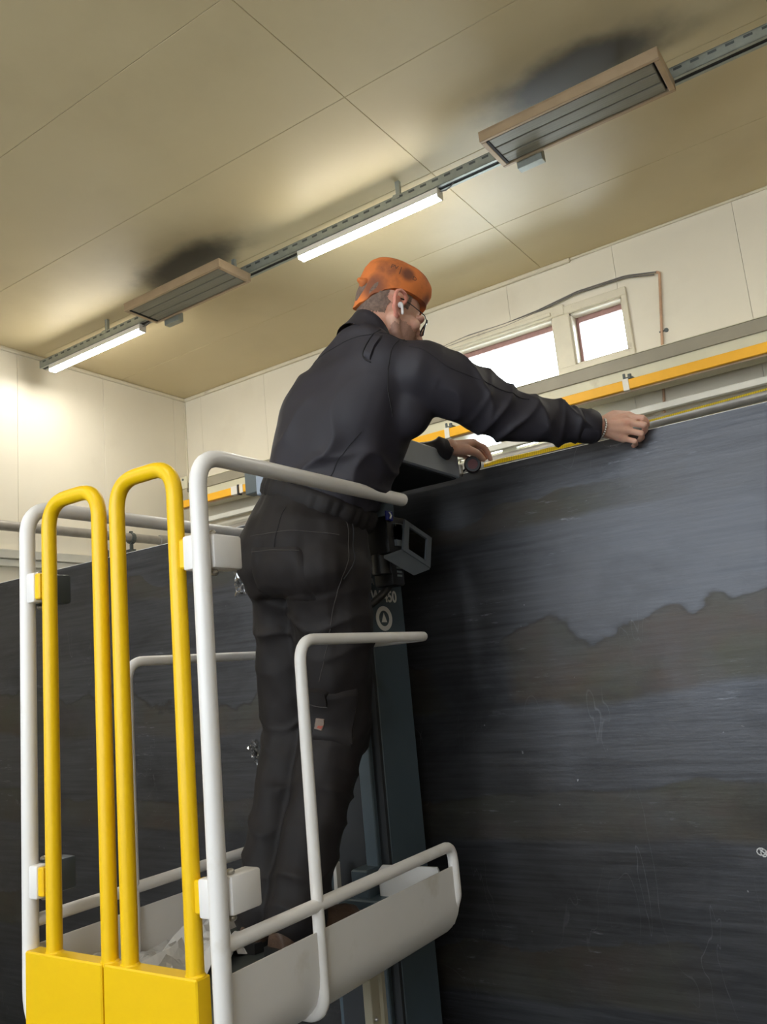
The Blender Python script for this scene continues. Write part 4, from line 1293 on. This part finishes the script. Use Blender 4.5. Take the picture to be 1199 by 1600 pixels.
# ---- seams, pockets and tabs laid on the cloth
def on_cloth(bvh, pts, lift, step=0.012):
    pts = [Vector(q) for q in pts]
    out = []
    for a, c in zip(pts[:-1], pts[1:]):
        k = max(1, int((c - a).length / step))
        out += [a.lerp(c, i / k) for i in range(k)]
    out.append(pts[-1])
    for _ in range(3):                                 # round the corners
        out = [out[0]] + [(out[i - 1] + out[i] * 2 + out[i + 1]) / 4 for i in range(1, len(out) - 1)] + [out[-1]]
    res = []
    for q in out:
        h = bvh.find_nearest(q)
        res.append(h[0] + h[1] * lift)
    return res
def seam(name, bvh, pts, parent, material='stitch', r=0.0011, lift=0.0004):
    MB().tube(on_cloth(bvh, pts, lift), r, 6).build(name, material, parent, True)
def cloth_patch(name, bvh, c4, parent, material, lift=0.004, n=12):
    """A sewn-on piece of cloth between four corners (in order round it)."""
    A_, B_, C_, D_ = [Vector(q) for q in c4]
    g_ = []
    m_ = MB()
    for i in range(n + 1):
        row = []
        for k in range(n + 1):
            u_, v_ = i / n, k / n
            q = A_.lerp(B_, u_).lerp(D_.lerp(C_, u_), v_)
            h = bvh.find_nearest(q)
            edge = min(u_, 1 - u_, v_, 1 - v_)
            row.append(m_.bm.verts.new(h[0] + h[1] * (lift if edge > 0.01 else -0.002)))
        g_.append(row)
    for i in range(n):
        for k in range(n):
            m_.bm.faces.new([g_[i][k], g_[i + 1][k], g_[i + 1][k + 1], g_[i][k + 1]])
    return m_.build(name, material, parent, True, angle=50)
seam('yoke_seam', jk_bvh, [(-1.07, 1.83, 2.485), (-1.15, 1.800, 2.500), (-1.25, 1.79, 2.505), (-1.37, 1.83, 2.48)], jacket, 'seam', 0.0014)
seam('armhole_seam', jk_bvh, [(-1.095, 1.86, 2.50), (-1.1019, 1.797, 2.455), (-1.113, 1.786, 2.400), (-1.124, 1.786, 2.340), (-1.133, 1.815, 2.277)], jacket, 'seam', 0.0016)
seam('sleeve_seam', jk_bvh, [(-1.056, 1.814, 2.455), (-1.008, 1.832, 2.425), (-0.979, 1.868, 2.385), (-0.936, 1.928, 2.360), (-0.895, 1.994, 2.335), (-0.84, 2.07, 2.31)], jacket, 'seam', 0.0014)
cloth_patch('pleat_tab', jk_bvh, [(-1.150, 1.811, 2.503), (-1.128, 1.808, 2.488), (-1.150, 1.766, 2.422), (-1.172, 1.762, 2.436)], jacket, 'jacket', 0.007, 8)
seam('pleat_fold', jk_bvh, [(-1.153, 1.811, 2.505), (-1.176, 1.761, 2.434), (-1.150, 1.766, 2.418)], jacket, 'seam', 0.0022, 0.002)
seam('side_seam', jk_bvh, [(-1.20, 1.76, 2.24), (-1.25, 1.72, 2.17), (-1.29, 1.71, 2.12)], jacket, 'seam', 0.0013)
cloth_patch('back_pocket', tr_bvh, [(-1.520, 1.655, 1.972), (-1.352, 1.662, 1.948), (-1.345, 1.705, 1.800), (-1.525, 1.710, 1.836)], trousers, 'trouser', 0.006, 14)
seam('back_pocket_stitch', tr_bvh, [(-1.512, 1.655, 1.955), (-1.435, 1.648, 1.950), (-1.360, 1.662, 1.935)], trousers, 'stitch', 0.0012, 0.0065)
seam('back_yoke_stitch', tr_bvh, [(-1.525, 1.662, 2.002), (-1.406, 1.651, 1.995), (-1.323, 1.693, 1.982), (-1.284, 1.739, 1.972)], trousers, 'stitch', 0.0012)
seam('pocket_mouth', tr_bvh, [(-1.275, 1.80, 2.03), (-1.272, 1.80, 1.975), (-1.270, 1.79, 1.915), (-1.283, 1.742, 1.854)], trousers, 'seam', 0.0028)
seam('pocket_stitch', tr_bvh, [(-1.285, 1.775, 2.03), (-1.280, 1.775, 1.975), (-1.280, 1.765, 1.915), (-1.290, 1.735, 1.864)], trousers, 'stitch', 0.0010)
seam('seat_seam', tr_bvh, [(-1.412, 1.68, 2.07), (-1.430, 1.64, 1.96), (-1.455, 1.66, 1.87)], trousers, 'seam', 0.0016)
seam('outer_leg_seam', tr_bvh, [(-1.287, 1.735, 1.860), (-1.320, 1.735, 1.780), (-1.345, 1.737, 1.703), (-1.385, 1.742, 1.60)], trousers, 'stitch', 0.0011)
cloth_patch('cargo_pocket', tr_bvh, [(-1.420, 1.745, 1.585), (-1.318, 1.822, 1.575), (-1.345, 1.805, 1.420), (-1.440, 1.752, 1.450)], trousers, 'trouser', 0.009, 14)
cloth_patch('pocket_flap', tr_bvh, [(-1.428, 1.745, 1.590), (-1.375, 1.77, 1.585), (-1.380, 1.77, 1.535), (-1.432, 1.745, 1.538)], trousers, 'trouser', 0.014, 8)
seam('flap_stitch', tr_bvh, [(-1.420, 1.745, 1.545), (-1.385, 1.768, 1.540)], trousers, 'stitch', 0.0011, 0.0145)
cloth_patch('sewn_label', tr_bvh, [(-1.418, 1.757, 1.512), (-1.388, 1.765, 1.507), (-1.402, 1.762, 1.462), (-1.432, 1.756, 1.475)], trousers, 'tag', 0.0125, 6)
cloth_patch('label_print', tr_bvh, [(-1.415, 1.757, 1.494), (-1.394, 1.765, 1.489), (-1.402, 1.762, 1.467), (-1.424, 1.756, 1.479)], trousers, 'tagred', 0.0135, 4)

# ---- boots
for a, yaw in ((RAN, 8), (LAN, -4)):
    fx, fy = math.sin(R(yaw)), math.cos(R(yaw))
    def F(s, x, z):
        return V(a.x + fx * s + fy * x, a.y + fy * s - fx * x, ZFL + z)
    bt = MB()
    prof = [(-0.075, 0.030, 0.045), (-0.055, 0.040, 0.075), (0.0, 0.042, 0.090), (0.06, 0.043, 0.075), (0.12, 0.049, 0.055), (0.17, 0.046, 0.048), (0.205, 0.030, 0.036)]
    bt.rings([[F(s, w * math.cos(q), 0.02 + (h if math.sin(q) > 0 else 0.006) * math.sin(q)) for q in [2 * math.pi * k / 16 for k in range(16)]] for s, w, h in prof])
    bt.limb([F(-0.012, 0, 0.06), F(-0.006, 0, 0.10)], [0.044, 0.040])
    o = link_mesh(remesh(bt, 0.005, 5), 'boot', 'boot', man)
    so = MB()
    so.rings([[F(s, x, z) for s, x in ((-0.085, -0.03), (-0.085, 0.03), (-0.03, 0.044), (0.06, 0.044), (0.13, 0.052), (0.19, 0.042), (0.215, 0.0), (0.19, -0.042), (0.13, -0.052), (0.06, -0.044), (-0.03, -0.044))] for z in (0.001, 0.026)])
    so.build('sole', 'sole', o)

# ---- cap
def cap_ring(t_, z, k, n=48):
    out = []
    for i in range(n):
        a = 2 * math.pi * i / n                     # 0 = right ear side, 90 deg = forehead
        ca, sa = math.cos(a), math.sin(a)
        zb = 0.034 + 0.019 * max(0, sa) - 0.066 * max(0, -sa) ** 1.5 + 0.007 * abs(ca)
        top = 0.150 - 0.010 * sa * abs(sa)
        zz = zb + (top - zb) * z
        e = 2.0 if sa < 0 else 2.5
        x = 0.0835 * k * math.copysign(abs(ca) ** (2 / e), ca)
        y = (0.108 * (1 - 0.13 * -sa * (1 - z) ** 2) if sa < 0 else 0.100) * k * math.copysign(abs(sa) ** (2 / e), sa) - 0.006
        p = V(x, y, zz)
        f_ = noise.noise(V(x * 28, y * 28, zz * 40 + 5)) * 0.0035 + (0.004 * math.sin(zz * 210 + y * 50) if sa < -0.55 and z < 0.6 else 0)
        r_ = V(x, y, 0)
        if r_.length > 0.02:
            p += r_.normalized() * f_
        out.append(HL(*p))
    return out
prof = [(0.0, 0.965), (0.0, 0.995), (0.03, 1.0), (0.12, 1.01), (0.25, 1.03), (0.40, 1.045), (0.55, 1.045), (0.70, 1.01), (0.82, 0.93), (0.91, 0.80), (0.965, 0.60), (0.99, 0.35), (1.0, 0.08)]
cp = MB()
cp.rings([cap_ring(i, z, k) for i, (z, k) in enumerate(prof)], True)
cap = cp.build('cap', 'cap', man, True, angle=70)
cap_me = cap.data
cap_bvh = bvh_of(cap_me, ORG['person'])
kn = MB().limb([HL(0.020, -0.104, 0.040), HL(0.020, -0.120, 0.041)], [0.015, 0.008])
kn.build('knot', 'cap', cap, True)
# ---- cap lettering, wrapped onto the cloth on the right side
def wrap_on(bvh, toward, lift):
    def fn(p):
        h = bvh.ray_cast(p + toward * 0.08, -toward, 0.2)
        return h[0] + h[1] * lift if h[0] else p
    return fn
dirn = (hr * 0.98 - hf * 0.15 + hu * 0.1).normalized()
tx = (hf - dirn * hf.dot(dirn)).normalized()
tu = dirn.cross(tx)
if tu.dot(hu) < 0:
    tu = -tu
def cap_text(body_, y, z, s, nm):
    o = HL(0.085, y, z)
    mt = Matrix(((tx.x, tu.x, dirn.x, o.x), (tx.y, tu.y, dirn.y, o.y), (tx.z, tu.z, dirn.z, o.z), (0, 0, 0, 1)))
    place_text(text_mesh(body_, s, 0.0), mt, nm, 'capprint', cap, wrap_on(cap_bvh, dirn, 0.0008))
cap_text('PV', -0.052, 0.096, 0.019, 'lettering')
cap_text('|', -0.033, 0.093, 0.026, 'lettering')
cap_text('D', 0.014, 0.088, 0.018, 'lettering')
spot(M['cap'], tuple(HL(0.085, -0.008, 0.092) - ORG['person']), 0.010, 0.030, (0.10, 0.035, 0.022))
spot(M['cap'], tuple(HL(0.055, -0.085, 0.02) - ORG['person']), 0.015, 0.055, (0.16, 0.05, 0.025))
spot(M['cap'], tuple(HL(0.055, 0.080, 0.060) - ORG['person']), 0.008, 0.035, (0.15, 0.045, 0.022))

# ---- spectacles, earbud, bracelet
g = empty('spectacles', HL(0, 0.1, 0))
g.parent = man
g.location = HL(0, 0.1, 0) - ORG['person']
fr = MB()
for s in (-1, 1):
    c = V(s * 0.034, 0.108, -0.006)
    pts = [HL(c.x + 0.027 * math.cos(q), c.y - 0.012 * abs(math.cos(q)) * (1 if s * math.cos(q) > 0 else 0.1), c.z + 0.022 * math.sin(q)) for q in [2 * math.pi * k / 20 for k in range(21)]]
    MB().tube(pts, 0.0021, 8, False).build('rim', 'glassframe', g, True)
    lm = MB()
    lm.bm.faces.new([lm.bm.verts.new(p) for p in pts[:-1]])
    bmesh.ops.solidify(lm.bm, geom=lm.bm.faces[:], thickness=0.0012)
    lm.build('lens', 'lens', g)
    MB().tube([HL(s * 0.061, 0.096, 0.002), HL(s * 0.076, 0.080, 0.004), HL(s * 0.081, 0.035, 0.010), HL(s * 0.083, 0.004, 0.012), HL(s * 0.084, -0.028, 0.004)], [0.0015, 0.0014, 0.0014, 0.002, 0.0032], 8).build('temple', 'glassframe', g, True)
MB().tube([HL(-0.008, 0.107, 0.0), HL(0, 0.112, 0.003), HL(0.008, 0.107, 0.0)], 0.0016, 8).build('bridge', 'glassframe', g, True)
e = MB().ball(HL(0.090, -0.002, -0.014), (0.007, 0.008, 0.009), HM).limb([HL(0.095, 0.000, -0.014), HL(0.094, 0.011, -0.038)], [0.0044, 0.0038], 10)
e.build('earbud', 'earbud', man, True)
br = MB()
bd = (RWR - REL).normalized()
bc = RWR + bd * 0.019
for k, p in enumerate(ring(bc, 40, bd + V(0.12, 0, -0.1), 0.0300, 0.0275, 26, 2.0)):
    br.ball(p, 0.0036, u=8, v=6)
br.build('bracelet', 'silver', man, True)

# ------------------------------------------------------------------ tape measure
tape = empty('tape_measure', (-1.19, 2.375, 2.215), 'dark tape measure in the left hand with its yellow blade pulled along the plate', 'tape measure')
ax = V(0.45, -0.86, -0.12).normalized()
cc = V(-1.192, 2.378, 2.246)
MB().tube([cc - ax * 0.017, cc - ax * 0.013, cc + ax * 0.013, cc + ax * 0.017], [0.024, 0.028, 0.028, 0.024], 24).build('case', 'tapecase', tape, True, angle=30)
MB().tube([cc + ax * 0.0165, cc + ax * 0.0185], 0.0165, 20).build('round_label', 'redlabel', tape, True, angle=30)
MB().tube(rounded([cc + V(-0.024, 0, -0.006), cc + V(-0.034, -0.01, -0.018), cc + V(-0.037, -0.014, -0.034)], 0.01), 0.0035, 8).build('wrist_strap', 'tapecase', tape, True)
rows = []
for x, zb_, h, ty in ((-1.175, 2.240, 0.017, 0.006), (-1.12, 2.242, 0.017, 0.006), (-1.0, 2.2405, 0.016, 0.006), (-0.85, 2.241, 0.015, 0.007), (-0.70, 2.253, 0.010, 0.012), (-0.63, 2.2585, 0.010, 0.014), (-0.45, 2.263, 0.010, 0.014), (-0.29, 2.268, 0.010, 0.014), (-0.05, 2.272, 0.010, 0.014)):
    y = PY + 0.003
    rows.append([V(x, y, zb_), V(x, y + ty * 0.5 - 0.002, zb_ + h * 0.5), V(x, y + ty, zb_ + h)])
bl = MB()
gv_ = [[bl.bm.verts.new(p) for p in r_] for r_ in rows]
for r0, r1 in zip(gv_[:-1], gv_[1:]):
    for k in range(2):
        bl.bm.faces.new([r0[k], r1[k], r1[k + 1], r0[k + 1]])
bmesh.ops.solidify(bl.bm, geom=bl.bm.faces[:], thickness=0.0004)
bl.build('blade', 'blade', tape, True, angle=80)
MB().box((-0.052, PY + 0.001, 2.262), (-0.048, PY + 0.022, 2.282)).build('end_hook', 'bolt', tape)
